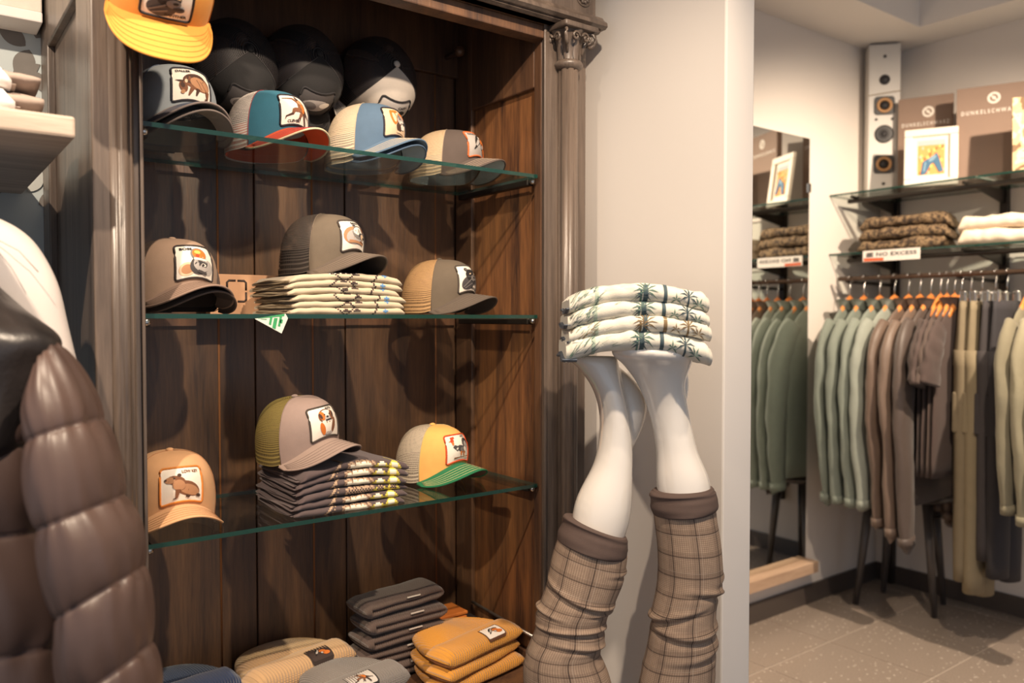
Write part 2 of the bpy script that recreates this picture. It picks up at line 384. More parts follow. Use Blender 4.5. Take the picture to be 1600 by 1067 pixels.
# inner and outer sides: rails and stiles around recessed panels
for sgn, xa, xb, xo in ((1, IX1, IX1+.012, CX1), (-1, IX0-.012, IX0, CX0)):
    s_ = cb('side_panel', min(xb if sgn > 0 else xo+.014, xo-.0 if sgn > 0 else xa), max(xb if sgn > 0 else xo+.014, xo if sgn > 0 else xa), FY+.02, YB-.002, ZB-.03, ZT, m=WOODR if sgn > 0 else FRAME)
    for yy0, yy1, zz0, zz1, nm in ((FY+.001, FY+.028, ZB, ZT, 'stile'), (BY-.075, BY-.001, ZB, ZT, 'stile'), (FY+.028, BY-.075, 1.81, ZT, 'rail'), (FY+.028, BY-.075, ZB, ZB+.03, 'rail')):
        pb = MB(); pb.box(xa, xb, yy0, yy1, zz0, zz1); cm(pb, nm, WOOD, s_, .003)
    if sgn < 0:   # framed outer face, seen from the left
        zr = at_x(82, 55, CX0).z
        for yy0, yy1, zz0, zz1, nm in ((FY-.02, FY+.085, 0, 2.35, 'stile'), (YB-.09, YB-.003, 0, 2.35, 'stile'), (FY+.085, YB-.09, zr, 2.35, 'rail'), (FY+.085, YB-.09, 0, .2, 'rail')):
            pb = MB(); pb.box(CX0, CX0+.016, yy0, yy1, zz0, zz1); cm(pb, nm, FRAME, s_, .003)
# front stiles with half-round beads
for x0, x1, nm in ((CX0+.016, IX0, 'front_stile'), (IX1, CX1, 'front_stile')):
    st = cb(nm, x0, x1, FY-.012, FY, ZB-.03, 2.0, m=FRAME, bevel=.003)
b = MB(); b.box(IX1-.004, IX1+.004, FY-.016, FY-.011, ZB, 1.95); cm(b, 'edge_bead', FRAME, None, .002)
b = MB(); b.box(IX0-.006, IX0+.0, FY-.018, FY-.011, ZB, 1.95); cm(b, 'edge_bead', FRAME, None, .002)
b = MB()
for dx, r in ((-.0335, .004), (-.002+.026, .004)): b.tube([(.276+dx, FY-.014, 0), (.276+dx, FY-.014, 1.95)], r, 10)
cm(b, 'edge_bead', FRAME)
cb('corner_post', CX0, CX0+.03, FY-.042, FY-.012, 0, 2.0, m=FRAME, bevel=.003)
# columns with carved capitals
def column(cx, cy):
    T = Matrix.Translation((cx, cy, 0)); n = 48; zs = (.44, 1.857)
    prof = lambda a: (.0238)*(1 - .16*max(0, math.cos(a*8))**2.2*1.0)
    b = MB(); b.rings([[T @ Vector((prof(2*PI*k/n)*math.cos(2*PI*k/n), prof(2*PI*k/n)*math.sin(2*PI*k/n), z)) for k in range(n)] for z in zs])
    col = cm(b, 'column', FRAME)
    b = MB(); b.lathe([(.022, 1.846), (.031, 1.850), (.034, 1.857), (.031, 1.864), (.023, 1.868)], 32, T); cm(b, 'necking', FRAME, col)
    b = MB()
    def bell(a, t):
        ang = 2*PI*a; r = lerp(.023, .045, t**1.8)*(1 + .07*math.cos(ang*8)*(1-t*.3)); return T @ Vector((r*math.cos(ang), r*math.sin(ang), 1.864+.067*t))
    b.grid(bell, 64, 12, cu=True); cap = cm(b, 'capital', FRAME, col)
    for q in range(4):      # corner volutes
        b = MB(); a = PI/4 + q*PI/2; dr = Vector((math.cos(a), math.sin(a), 0))
        path = []; rr = []
        for k in range(30):
            t = k/29; th = -PI/2 + t*3.6*PI; rad = .0165*(1-t)+.002
            path.append(Vector((cx, cy, 1.913)) + dr*(.046 + rad*math.cos(th)*1.0) + Vector((0, 0, 1))*rad*math.sin(th)); rr.append(.0046*(1-.5*t))
        b.tube(path, rr, 8)
        b.tube([Vector((cx, cy, 1.88))+dr*.03, Vector((cx, cy, 1.90))+dr*.036, Vector((cx, cy, 1.918))+dr*.046], [.003, .005, .004], 8)
        cm(b, 'volute', FRAME, col)
    b = MB()
    for q in range(8):
        a = q*PI/4; dr = Vector((math.cos(a), math.sin(a), 0)); tn = Vector((-math.sin(a), math.cos(a), 0))
        def lf(x, y, dr=dr, tn=tn):
            ww = (x-.5)*.017*math.sin(PI*min(.98, .25+y*.75))
            return Vector((cx, cy, 1.866+.052*y)) + dr*(.028+.010*y**2+.006*sm((y-.75)*4) - 40*ww*ww) + tn*ww
        b.grid(lf, 6, 8)
    cm(b, 'acanthus_leaf', FRAME, col)
    for s_ in range(4):
        a = s_*PI/2
        for d in (-1, 1):
            b = MB()
            path = []
            for k in range(22):
                t = k/21; th = PI*1.0 - t*2.6*PI; rad = .010*(1-t)+.0015
                lx = d*(.014 + rad*math.cos(th)); lz = 1.911 + rad*math.sin(th)
                dr = Vector((math.cos(a), math.sin(a), 0)); tn = Vector((-math.sin(a), math.cos(a), 0))
                path.append(Vector((cx, cy, lz)) + dr*.044 + tn*lx)
            b.tube(path, .003, 6); cm(b, 'scroll', FRAME, col)
    cb('abacus', cx-.05, cx+.05, cy-.05, cy+.03, 1.928, 1.941, m=FRAME, parent=None, bevel=.004)
column(1.226, 1.416); column(.276, 1.416)
# cornice
def cprism(name, prof, x0, x1, m=FRAME):
    b = MB(); n = len(prof)
    for x in (x0, x1):
        for y, z in prof: b.v.append((x, y, z))
    b.face(list(range(n)), 0, None, False); b.face(list(range(n, 2*n))[::-1], 0, None, False)
    for i in range(n): j = (i+1) % n; b.face([i, n+i, n+j, j], 0, None, False)
    return cm(b, name, m)
mz = 1.945
cb('architrave', CX0-.01, CX1+.012, 1.40, FY+.03, mz-.004, mz+.034, m=WOOD, bevel=.003)
cb('lintel', CX0+.016, CX1, FY-.011, FY+.03, mz-.034, mz-.004, m=WOOD, bevel=.003)
cprism('cornice_moulding', [(1.386, mz+.004), (1.378, mz+.009), (1.380, mz+.018), (1.390, mz+.026), (1.396, mz+.034), (1.424, mz+.034), (1.424, mz+.004)], CX0-.03, CX1+.022)
cprism('cornice_moulding', [(1.400, mz-.004), (1.392, mz), (1.394, mz+.006), (1.424, mz+.006), (1.424, mz-.004)], CX0-.02, CX1+.014)
fr = cb('frieze', CX0-.005, CX1+.004, 1.400, FY+.03, mz+.03, 2.40, m=FRAME)
b = MB()
for k in range(9):
    x = CX1-.085-.024*k; b.box(x-.003, x+.003, 1.395, 1.402, mz+.075-(0 if k else .008), mz+.2)
cm(b, 'flute', plain('brass pin', srgb(170, 150, 110), .35, metal=.6), fr).location = (0, 0, 0)
b = MB()
rc = Vector((CX1-.034, 1.399, mz+.072))
for k in range(10):
    a = 2*PI*k/10; b.sphere(rc+Vector((.013*math.cos(a), -.001, .013*math.sin(a))), .0045, .003, .0045, 10, 6)
b.sphere(rc, .006, .005, .006, 12, 6); b.tube([rc+Vector((.022*math.cos(2*PI*k/24), 0, .022*math.sin(2*PI*k/24))) for k in range(25)], .0018, 6)
cm(b, 'rosette', FRAME, fr)
# shelf brackets and pegs
for z in (Z1, Z2, Z3):
    for x0, x1 in ((IX0, IX0+.018), (IX1-.018, IX1)):
        br = cb('shelf_bracket', x0, x1, FY+.03, BY-.04, z-.022, z-.0085, m=DARKM, bevel=.002)
        kb = MB(); T = Matrix.Translation(((x0+x1)/2, FY+.022, z-.014)) @ Matrix.Rotation(PI/2, 4, 'X'); kb.lathe([(.001, -.006), (.006, -.006), (.006, .006), (.001, .007)], 14, T); cm(kb, 'screw_knob', CHROME, br)
for u, v_ in ((365, 72), (470, 78), (590, 84), (700, 89)):
    p = at_y(u, v_, BY-.02); b = MB(); T = Matrix.Translation((p.x, BY-.014, p.z)) @ Matrix.Rotation(PI/2, 4, 'X')
    b.lathe([(.007, 0), (.007, .05), (.012, .055), (.013, .062), (.009, .07), (.001, .072)], 16, T); cm(b, 'peg', WOOD)
# glass shelves
def gshelf(x0, x1, y0, y1, z1, th, label, group=None):
    b = MB(); b.box(x0, x1, y0, y1, z1-th, z1); b.m = [1, 1, 1, 1, 0, 0]
    return tag(b.build('glass_shelf', [GLASS, GEDGE]), label, 'shelf', group)
gshelf(IX0+.003, IX1-.008, FY+.004, BY-.03, Z1, .008, 'uppermost clear glass shelf in the dark cabinet, seen from below', 'cabinet glass shelves')
gshelf(IX0+.003, IX1-.008, FY+.004, BY-.03, Z2, .008, 'middle clear glass shelf in the dark cabinet at eye level', 'cabinet glass shelves')
gshelf(IX0+.003, IX1-.008, FY+.004, BY-.03, Z3, .008, 'lowest clear glass shelf in the dark cabinet, seen from above', 'cabinet glass shelves')
# thin metal strip on the right inner side
rp = [at_x(738, 940, IX1-.004), at_x(820, 987, IX1-.004)]
b = MB(); b.tube([rp[0], rp[0].lerp(rp[1], 1.25)], .0038, 10); cm(b, 'metal_strip', plain('dull steel rod', srgb(150, 140, 132), .35, metal=.8))
# wooden wall shelf at left with its folded shirts is below in the soft goods
# ================================================================== caps
C_ = dict(k=srgb(34, 30, 30), w=srgb(236, 226, 212), br=srgb(122, 78, 52), dbr=srgb(70, 46, 36), o=srgb(206, 112, 40), g=srgb(120, 114, 110), lg=srgb(176, 168, 162), r=srgb(206, 66, 30), cr=srgb(222, 190, 156), y=srgb(230, 180, 90), dg=srgb(72, 68, 68), tan=srgb(176, 128, 92))
CK = list(C_.keys())
def cm_(k): return flat('thread ' + k, C_[k], .8)
def art(items): return [(p, CK.index(k)) for p, k in items]
ART = {}
ART['armadillo'] = art([(ell(.10, .06, .36, .25, -.25, 26), 'br'), (ell(.02, .16, .30, .16, .25), 'dbr'), (ell(.16, .02, .27, .18, -.3), 'tan'), (seg(.16, .10, .34, -.12, .006), 'dbr'), (seg(.06, .12, .2, -.14, .006), 'dbr'), (ell(-.26, -.10, .09, .17, .3), 'br'), (ell(-.28, -.06, .05, .08, .3), 'dbr'), (seg(-.26, .04, -.44, .10, .035, .005), 'dbr'), (ell(-.2, .05, .035, .06), 'cr'), (ell(-.27, -.25, .05, .06), 'tan'), (seg(-.05, -.14, -.13, -.35, .055, .02), 'br'), (seg(.1, -.14, .06, -.33, .05, .02), 'dbr'), (seg(.36, -.12, .38, -.33, .06, .02), 'br'), (seg(.38, -.33, .3, -.36, .02), 'dbr')])
ART['raptor'] = art([(seg(-.44, .38, -.15, .38, .012, .03), 'br'), (seg(-.16, .39, .06, .18, .03, .06), 'br'), (ell(.10, .10, .13, .24, .25), 'br'), (ell(.14, .06, .07, .15, .2), 'o'), (ell(.06, .26, .09, .08), 'tan'), (seg(.02, .32, -.06, .46, .05, .025), 'dbr'), (seg(.1, .0, -.16, -.02, .07, .06), 'br'), (seg(-.14, .0, -.2, -.16, .06, .03), 'br'), (seg(-.18, -.14, -.38, -.22, .035, .02), 'dbr'), (seg(-.37, -.2, -.4, -.3, .02, .006), 'dbr'), (seg(.2, .0, .3, -.14, .03), 'dbr'), (seg(.3, -.14, .44, -.2, .025, .012), 'dbr'), (seg(.42, -.19, .42, -.28, .012, .004), 'dbr'), (seg(.08, -.12, .02, -.26, .06, .03), 'br'), (seg(.02, -.26, -.06, -.34, .02, .006), 'dbr'), (seg(.04, -.26, .04, -.38, .02, .006), 'dbr'), (seg(.16, -.1, .26, -.46, .03, .025), 'dbr')])
ART['squirrel'] = art([(ell(-.20, .16, .11, .28, .15), 'o'), (ell(-.12, .38, .15, .06, .2), 'o'), (ell(-.18, .14, .06, .18, .15), 'cr'), (ell(.16, .22, .16, .1, -.6), 'o'), (ell(.0, .02, .1, .2), 'br'), (ell(.08, .05, .17, .15), 'lg'), (ell(.14, -.12, .17, .15), 'w'), (ell(-.02, -.22, .09, .18, .4), 'dbr'), (ell(.0, .16, .05, .1, .3), 'g'), (ell(.11, -.06, .022, .022), 'k'), (ell(.24, -.04, .06, .045), 'k'), (seg(-.1, -.36, .3, -.40, .035, .02), 'cr')])
ART['goat'] = art([(ell(-.08, .12, .13, .27, -.5), 'k'), (ell(-.12, .02, .06, .2, -.6), 'lg'), (ell(.12, .2, .18, .1, .3), 'br'), (ell(.16, .0, .18, .16, -.3), 'o'), (ell(.3, -.22, .2, .16, -.4), 'o'), (seg(.16, .3, .34, .12, .04, .02), 'k'), (seg(-.2, -.12, -.3, -.24, .05, .02), 'k'), (ell(-.04, .2, .03, .05), 'w'), (seg(.02, -.04, .2, -.2, .02), 'k'), (ell(.08, -.16, .06, .08), 'lg')])
ART['gorilla'] = art([(ell(-.26, -.22, .2, .2, .2), 'cr'), (ell(-.26, -.22, .14, .14, .2), 'tan'), (ell(.3, -.16, .18, .22), 'lg'), (ell(.06, -.12, .26, .28, -.3), 'dg'), (ell(.12, -.08, .24, .22, -.4), 'lg'), (ell(.05, .22, .22, .21, -.3), 'g'), (ell(.06, .22, .19, .17, -.4), 'o'), (ell(.0, .16, .05, .06), 'r'), (ell(.02, .28, .09, .06), 'y'), (seg(-.1, .08, .26, .04, .035, .03), 'w'), (seg(.0, .0, .24, -.06, .03), 'dg'), (ell(.16, -.1, .07, .04, -.3), 'w'), (ell(.14, -.1, .04, .03, -.3), 'k'), (seg(.0, -.28, .26, -.36, .04), 'dg')])
ART['raccoon'] = art([(ell(-.1, -.02, .36, .30, -.2), 'tan'), (ell(-.08, -.08, .30, .24, -.2), 'lg'), (ell(.1, .08, .28, .24), 'g'), (ell(.06, .12, .2, .14), 'w'), (ell(-.06, .32, .07, .06), 'g'), (ell(-.06, .32, .03, .03), 'k'), (ell(.32, .2, .1, .11), 'br'), (ell(.14, .0, .1, .06, .2), 'dg'), (ell(.36, -.02, .09, .06), 'dg'), (ell(.22, -.06, .1, .09), 'cr'), (ell(.28, -.1, .05, .04), 'k'), (seg(-.3, -.2, .3, -.3, .05, .03), 'tan'), (seg(.1, -.22, .3, -.26, .03), 'br')])
ART['panther'] = art([(ell(-.12, -.18, .30, .26, .3), 'dg'), (ell(.0, .12, .25, .24), 'k'), (ell(-.18, .34, .08, .08), 'k'), (ell(.22, .32, .07, .08), 'k'), (ell(-.18, .34, .04, .04), 'g'), (ell(.22, .32, .03, .04), 'g'), (ell(.1, .0, .15, .12), 'g'), (ell(.14, .02, .06, .04), 'k'), (ell(-.06, .16, .05, .025, .3), 'cr'), (ell(.18, .16, .045, .02, -.3), 'cr'), (ell(.22, -.14, .12, .08), 'dg'), (seg(.1, -.12, .28, -.12, .015), 'k'), (seg(-.36, -.3, -.05, -.05, .02), 'g'), (seg(-.3, -.36, .0, -.2, .02), 'g')])
ART['capybara'] = art([(ell(.12, -.10, .32, .21, -.45, 24), 'br'), (ell(.16, -.14, .26, .15, -.4), 'tan'), (ell(-.16, .16, .22, .13, -.3), 'br'), (ell(-.3, .18, .12, .09, -.1), 'tan'), (ell(-.08, .30, .05, .05), 'dbr'), (ell(-.2, .22, .025, .02), 'k'), (ell(-.40, .20, .03, .03), 'dbr'), (ell(-.1, .02, .14, .16, .5), 'tan'), (seg(-.12, -.1, -.16, -.36, .06, .03), 'br'), (seg(-.16, -.36, -.24, -.37, .025, .01), 'dbr'), (seg(.12, -.3, .1, -.37, .06, .04), 'dbr'), (ell(.38, -.3, .06, .05), 'dbr')])
ART['bulldog'] = art([(ell(.0, -.14, .27, .31), 'lg'), (ell(.0, .2, .27, .24), 'br'), (ell(.0, -.14, .24, .28), 'w'), (ell(-.18, -.2, .07, .22, .2), 'o'), (ell(.2, -.14, .07, .26, -.25), 'br'), (ell(.0, .22, .22, .18), 'w'), (ell(-.15, .22, .09, .15, .2), 'o'), (ell(.17, .2, .08, .17, -.3), 'br'), (ell(-.2, .22, .04, .1, .3), 'dbr'), (ell(.22, .22, .04, .1, -.3), 'dbr'), (ell(.0, .12, .1, .08), 'lg'), (ell(.0, .16, .04, .03), 'k'), (seg(-.08, .06, .1, .07, .02), 'k'), (ell(-.08, .24, .022, .02), 'k'), (ell(.09, .24, .022, .02), 'k'), (ell(-.05, -.36, .06, .05), 'lg'), (ell(.06, -.36, .06, .05), 'lg')])
ART['rooster'] = art([(ell(.02, -.04, .20, .12, -.55), 'dg'), (ell(.1, -.08, .14, .1, -.3), 'g'), (ell(-.22, .14, .07, .2, .35), 'w'), (seg(-.28, .1, -.1, -.04, .05, .09), 'dg'), (ell(-.3, .30, .06, .08), 'r'), (seg(-.34, .4, -.2, .42, .04), 'r'), (ell(-.29, .2, .035, .07), 'o'), (seg(-.36, .3, -.42, .28, .02, .004), 'o'), (ell(.24, .16, .17, .21, .2), 'dg'), (ell(.26, .08, .11, .17, .3), 'lg'), (seg(.12, .1, .24, .28, .012), 'k'), (seg(.2, .0, .3, .2, .012), 'k'), (seg(.3, .28, .40, -.02, .03, .006), 'k'), (seg(.24, .34, .36, .16, .03, .01), 'k'), (ell(.16, -.06, .06, .1, .4), 'w'), (seg(-.02, -.12, .0, -.3, .045, .015), 'o'), (seg(.1, -.14, .14, -.32, .035, .014), 'o'), (seg(-.28, -.34, .1, -.36, .03, .015), 'br'), (seg(.1, -.35, .38, -.3, .012, .02), 'tan')])
ART['cow'] = art([(ell(.0, -.1, .3, .34), 'dg'), (ell(.02, -.16, .12, .26), 'lg'), (ell(-.24, .16, .12, .07, .5), 'k'), (ell(.24, .16, .12, .07, -.5), 'k')])
ART['dark'] = art([(ell(-.05, .1, .36, .22, .2), 'lg'), (ell(-.18, .06, .16, .16), 'g'), (ell(.2, .16, .16, .1), 'w')])
def make_cap(label, X, Y, Z, yaw, front, back, bill, under, border, field='w', emblem='panther', word='PANTHER', wpos=(-.15, .36), wsize=.34, stitch=None, tilt=(0, 0), meshy=True, patch=True, hang=None, H=.128, name='trucker_cap', sc=.95, group='patch caps', wcol='k', rough=.85, dense=False, arch=1., blen=.066, edge=None):
    a, bf, bb = .081, .092, .098; n = 3.0; zb = .044*arch; kx = (zb+.004)/.081**2
    def zbase(phi):
        x = a*math.sin(phi)
        return max(-.004, zb - kx*x*x) if math.cos(phi) > 0 else -.004*1
    def crown(phi, th, off=0.):
        c = max(1e-5, math.cos(th)); s_ = max(0., math.sin(th)); rho = c**(2/n)*(1+0*off); h = s_**(2/n)
        bb_ = bf if math.cos(phi) > 0 else bb
        pk = 1 + .06*math.exp(-(phi/.5)**2)*math.sin(PI*min(1, h))
        z0 = zbase(phi); z = z0 + (H - z0)*h
        x = rho*(a+off)*math.sin(phi)*(1+.03*math.sin(PI*h)); y = -rho*(bb_+off)*math.cos(phi)*pk - .008*h
        return Vector((x, y, z + off*h))
    # arc length table up the front for the patch
    tab = [0.]; ths = [k/60*PI/2 for k in range(61)]
    for k in range(60): tab.append(tab[-1] + (crown(0, ths[k+1]) - crown(0, ths[k])).length)
    def th_of(s_):
        for k in range(60):
            if tab[k+1] >= s_: return lerp(ths[k], ths[k+1], (s_-tab[k])/max(1e-9, tab[k+1]-tab[k]))
        return PI/2
    R = Matrix.Rotation(tilt[0], 3, 'X') @ Matrix.Rotation(tilt[1], 3, 'Y')
    root = empty(name, (X, Y, Z), label, 'cap', group, (0, 0, yaw)); root.scale = (sc, sc, sc)
    parts = []
    PW = 1.22 if hang is None or not meshy else .92   # half angle of the front panel
    mf = plain('cap front cloth', front, rough, .08, 60., .2, 700., sheen=.04); mb_ = net('cap net', back, 330. if dense else 300., .30 if dense else .33) if meshy else plain('cap back cloth', back, .85)
    b = MB(); b.grid(lambda u, v_: crown(lerp(-PW, PW, u), v_*PI/2*.998), 36, 18); parts.append((b, 'front_panel', mf, None))
    b = MB(); b.grid(lambda u, v_: crown(lerp(PW, 2*PI-PW, u), v_*PI/2*.998), 48, 18, su=.36, sv=.15); parts.append((b, 'net_panel', mb_, None))
    b = MB()
    for ph in (PW, 2*PI-PW):
        b.tube([crown(ph, k/16*PI/2*.99, .0006) for k in range(17)], .0008, 5)
    parts.append((b, 'seam', plain('cap seam', tuple(x*.8 for x in (stitch or front)), .9), 'front_panel'))
    b = MB(); b.sphere(crown(0, PI/2)+Vector((0, .004, .001)), .0075, .0075, .004, 12, 6); parts.append((b, 'button', mf, None))
    b = MB(); b.grid(lambda u, v_: crown(2*PI*u, v_*.25, -.0025) + Vector((0, 0, .0005)), 40, 3, cu=True); parts.append((b, 'sweatband', plain('sweatband', tuple(x*.7 for x in under), .9), None))
    PB = 1.28
    def bl(u, t, off):
        w_ = lerp(-1, 1, u); phi = PB*w_; p0 = crown(phi, 0); q = 1 - abs(w_)**2.3
        x = p0.x*(1+.10*t*q**.3+.02*t); y = p0.y - blen*t*max(0, q)**.75 - .002*t
        return Vector((x, y, max(-.012*arch-.004, zb - kx*x*x) - .009*t*q - off))
    mbill = plain('cap bill cloth', bill, rough, .08, 60., .2, 700., sheen=.04)
    b = MB(); b.grid(lambda u, t: bl(u, t, 0), 40, 10); parts.append((b, 'bill', mbill, None))
    b = MB(); b.grid(lambda u, t: bl(u, t, .0032), 40, 10, flip=True); parts.append((b, 'underbill', plain('underbill cloth', under, .8), 'bill'))
    b = MB(); b.tube([bl(k/40, 1., .0016) for k in range(41)], .0021, 8); parts.append((b, 'bill_edge', plain('bill edge', edge or bill, .8), 'bill'))
    b = MB()
    for t in (.30, .45, .6, .75, .9):
        b.tube([bl(lerp(.04, .96, k/36), t, -.0003) for k in range(37)], .00055, 4)
    parts.append((b, 'stitching', plain('stitching', stitch or tuple(x*.72 for x in bill), .9), 'bill'))
    b = MB()   # snap strap at the back
    b.grid(lambda u, v_: crown(lerp(PI-.5, PI+.5, u), .0, .002) + Vector((0, 0, lerp(-.002, .014, v_))), 12, 2); parts.append((b, 'snap_strap', plain('snap strap', tuple(x*.8 for x in back), .5), None))
    if patch:
        Wp, Hp = .078, .066; s0 = .006
        def pf(px, py, off):
            th = th_of(s0 + (py+.5)*Hp); c = max(.2, math.cos(th)**(2/n)); phi = px*Wp/(a*1.02)/max(.55, c**.5)
            p = crown(phi, th); e = .01; d1 = crown(phi+e, th) - crown(phi-e, th); d2 = crown(phi, min(th+e, 1.57)) - crown(phi, th-e); nn = d1.cross(d2).normalized()
            return p + nn*off
        cuts = ([-.4, -.3, -.2, -.1, 0, .1, .2, .3, .4], [-.4, -.2, 0, .2, .4])
        b = MB(); b.polys([(rrect(1, 1, .09), 0)], pf, .0006, 0, cuts); parts.append((b, 'patch', flat('patch field ' + field, C_[field], .75), None))
        b = MB(); rr = rrect(1, 1, .09, 6); dens = []
        for i in range(len(rr)):
            p, q = rr[i], rr[(i+1) % len(rr)]
            m_ = 6 if math.hypot(p[0]-q[0], p[1]-q[1]) > .3 else 1
            for k in range(m_): dens.append((lerp(p[0], q[0], k/m_), lerp(p[1], q[1], k/m_)))
        dens.append(dens[0]); b.tube([pf(x, y, .0008) for x, y in dens], .0022, 6); parts.append((b, 'patch_border', plain('patch border', border, .8), 'patch'))
        b = MB(); b.polys([([(x*.95, y*.95-.02) for x, y in p], mi) for p, mi in ART[emblem]], pf, .0011, .00012, cuts); parts.append((b, 'emblem', [cm_(k) for k in CK], 'patch'))
        if word:
            b = MB(); b.mesh2d(text2d(word, wsize, .085, wpos[0], wpos[1], .035), pf, .0014); parts.append((b, 'lettering', cm_(wcol), 'patch'))
    # apply the tilt and rest the lowest point on the support
    zmin = 1e9
    for b, *_ in parts:
        b.v = [tuple(R @ Vector(p)) for p in b.v]; zmin = min(zmin, min(p[2] for p in b.v))
    made = {}
    for b, nm, m, par in parts:
        if hang is None: b.v = [(p[0], p[1], p[2]-zmin) for p in b.v]
        o = b.build(nm, m, made[par] if par else root); made[nm] = o
    return root
D = math.radians
def X_(u, Y): return at_y(u, 500, Y).x
bk = srgb(40, 36, 36)
# hung caps on the pegs: crown towards the room, bill down
for (u, v_, fc, em, wd, lab, col) in ((366, 112, srgb(22, 20, 21), 'dark', 'WOLVERINE', 'black mesh cap hanging nearest the mustard cap, animal patch at its lower edge', 'k'), (473, 118, srgb(21, 19, 20), 'dark', '', 'black mesh cap hanging on the middle peg above the teal cap', 'k'), (592, 132, srgb(176, 166, 156), 'cow', 'CASH', 'hanging black mesh cap with beige front panel reading CASH', 'k')):
    p = at_y(u, v_, 1.70)
    make_cap(lab, p.x, 1.765, p.z, D(4), fc, srgb(44, 40, 41), fc, bk, srgb(30, 28, 30), 'lg' if em == 'cow' else 'dg', em, wd, (.2, .3) if em == 'cow' else (.1, -.36), .3 if wd == 'CASH' else .5, tilt=(D(75), 0), hang=True, sc=1.1, group='caps hanging on pegs', wcol='k' if em == 'cow' else 'w', stitch=srgb(70, 66, 66), H=.125)
# mustard cap hanging at the cornice, bill tipped towards the camera
p = at_y(250, -2, 1.36)
make_cap('mustard yellow cap with panther patch hanging at the cabinet top, bill tipped down', p.x, 1.37, p.z, D(-8), srgb(218, 146, 60), srgb(190, 130, 56), srgb(216, 144, 58), srgb(200, 140, 60), srgb(34, 30, 30), 'w', 'panther', 'PANTHER', (.18, -.36), .44, tilt=(D(52), D(4)), hang=True, meshy=False, group='caps hanging on pegs', arch=.55, blen=.082, sc=.94)
# top shelf
gb = srgb(142, 150, 156)
def nested(n_, *a, **k):
    for i in range(n_): pass
make_cap('lower grey cap nested beneath the armadillo cap on the top shelf', X_(276, 1.62), 1.62, Z1, D(10), srgb(110, 106, 106), srgb(96, 92, 92), srgb(126, 114, 108), srgb(150, 142, 136), srgb(40, 38, 40), patch=False, H=.118)
make_cap('grey blue cap with armadillo patch reading DALLER on the top shelf', X_(272, 1.61), 1.61, Z1+.010, D(10), gb, srgb(110, 116, 124), srgb(140, 126, 120), srgb(168, 160, 150), srgb(36, 36, 44), 'w', 'armadillo', 'DALLER', (-.22, .36), .36, stitch=srgb(80, 90, 110), H=.128)
make_cap('teal cap with raptor patch reading CLEVER, white net and orange underbill', X_(420, 1.63), 1.63, Z1, D(20), srgb(40, 96, 116), srgb(226, 216, 208), srgb(216, 82, 40), srgb(226, 84, 40), srgb(34, 32, 40), 'w', 'raptor', 'CLEVER', (-.14, -.38), .36, dense=True, stitch=srgb(150, 60, 70), edge=srgb(214, 196, 160))
make_cap('lower denim cap nested beneath the squirrel cap on the top shelf', X_(574, 1.63), 1.64, Z1, D(24), srgb(84, 106, 128), srgb(216, 196, 166), srgb(80, 102, 126), srgb(150, 166, 180), srgb(40, 38, 48), patch=False, H=.118, dense=True)
make_cap('blue denim cap with squirrel patch and cream net on the top shelf', X_(572, 1.63), 1.63, Z1+.010, D(24), srgb(80, 104, 128), srgb(224, 204, 176), srgb(90, 114, 138), srgb(158, 174, 186), srgb(38, 36, 46), 'cr', 'squirrel', '', dense=True, H=.128, stitch=srgb(210, 190, 160))
make_cap('brown tweed cap with orange edged goat patch on the top shelf', X_(697, 1.66), 1.66, Z1, D(28), srgb(86, 74, 68), srgb(220, 192, 156), srgb(92, 80, 74), srgb(168, 182, 186), srgb(204, 104, 50), 'lg', 'goat', 'G.O.A.T.', (-.2, .37), .36, dense=True, H=.118, stitch=srgb(180, 160, 140))
# middle shelf
make_cap('lower brown cap nested beneath the gorilla cap on the middle shelf', X_(276, 1.61), 1.62, Z2, D(14), srgb(96, 80, 72), srgb(70, 60, 56), srgb(96, 80, 72), srgb(64, 54, 52), srgb(40, 36, 36), patch=False, H=.118)
make_cap('taupe brown cap with gorilla patch reading BOSS on the middle shelf', X_(270, 1.60), 1.605, Z2+.010, D(14), srgb(160, 134, 114), srgb(84, 72, 66), srgb(142, 118, 104), srgb(92, 78, 72), srgb(52, 44, 42), 'w', 'gorilla', 'BOSS', (-.24, .36), .30, H=.128, stitch=srgb(110, 90, 76))
CS_TOP = Z2 + 6*.0125
make_cap('dark olive cap with raccoon patch reading BANDIT on the cream shirts', X_(506, 1.58), 1.59, Z2+.0765, D(26), srgb(104, 92, 78), srgb(104, 95, 88), srgb(96, 84, 74), srgb(50, 44, 42), srgb(66, 58, 54), 'w', 'raccoon', 'BANDIT', (.05, .38), .36, stitch=srgb(140, 124, 108))
make_cap('dark olive cap with grey panther patch and tan net on the middle shelf', X_(688, 1.63), 1.64, Z2, D(24), srgb(100, 88, 74), srgb(196, 156, 110), srgb(90, 79, 70), srgb(56, 48, 46), srgb(70, 62, 56), 'w', 'panther', 'PANTHER', (.22, -.38), .4, dense=True, stitch=srgb(120, 106, 92))
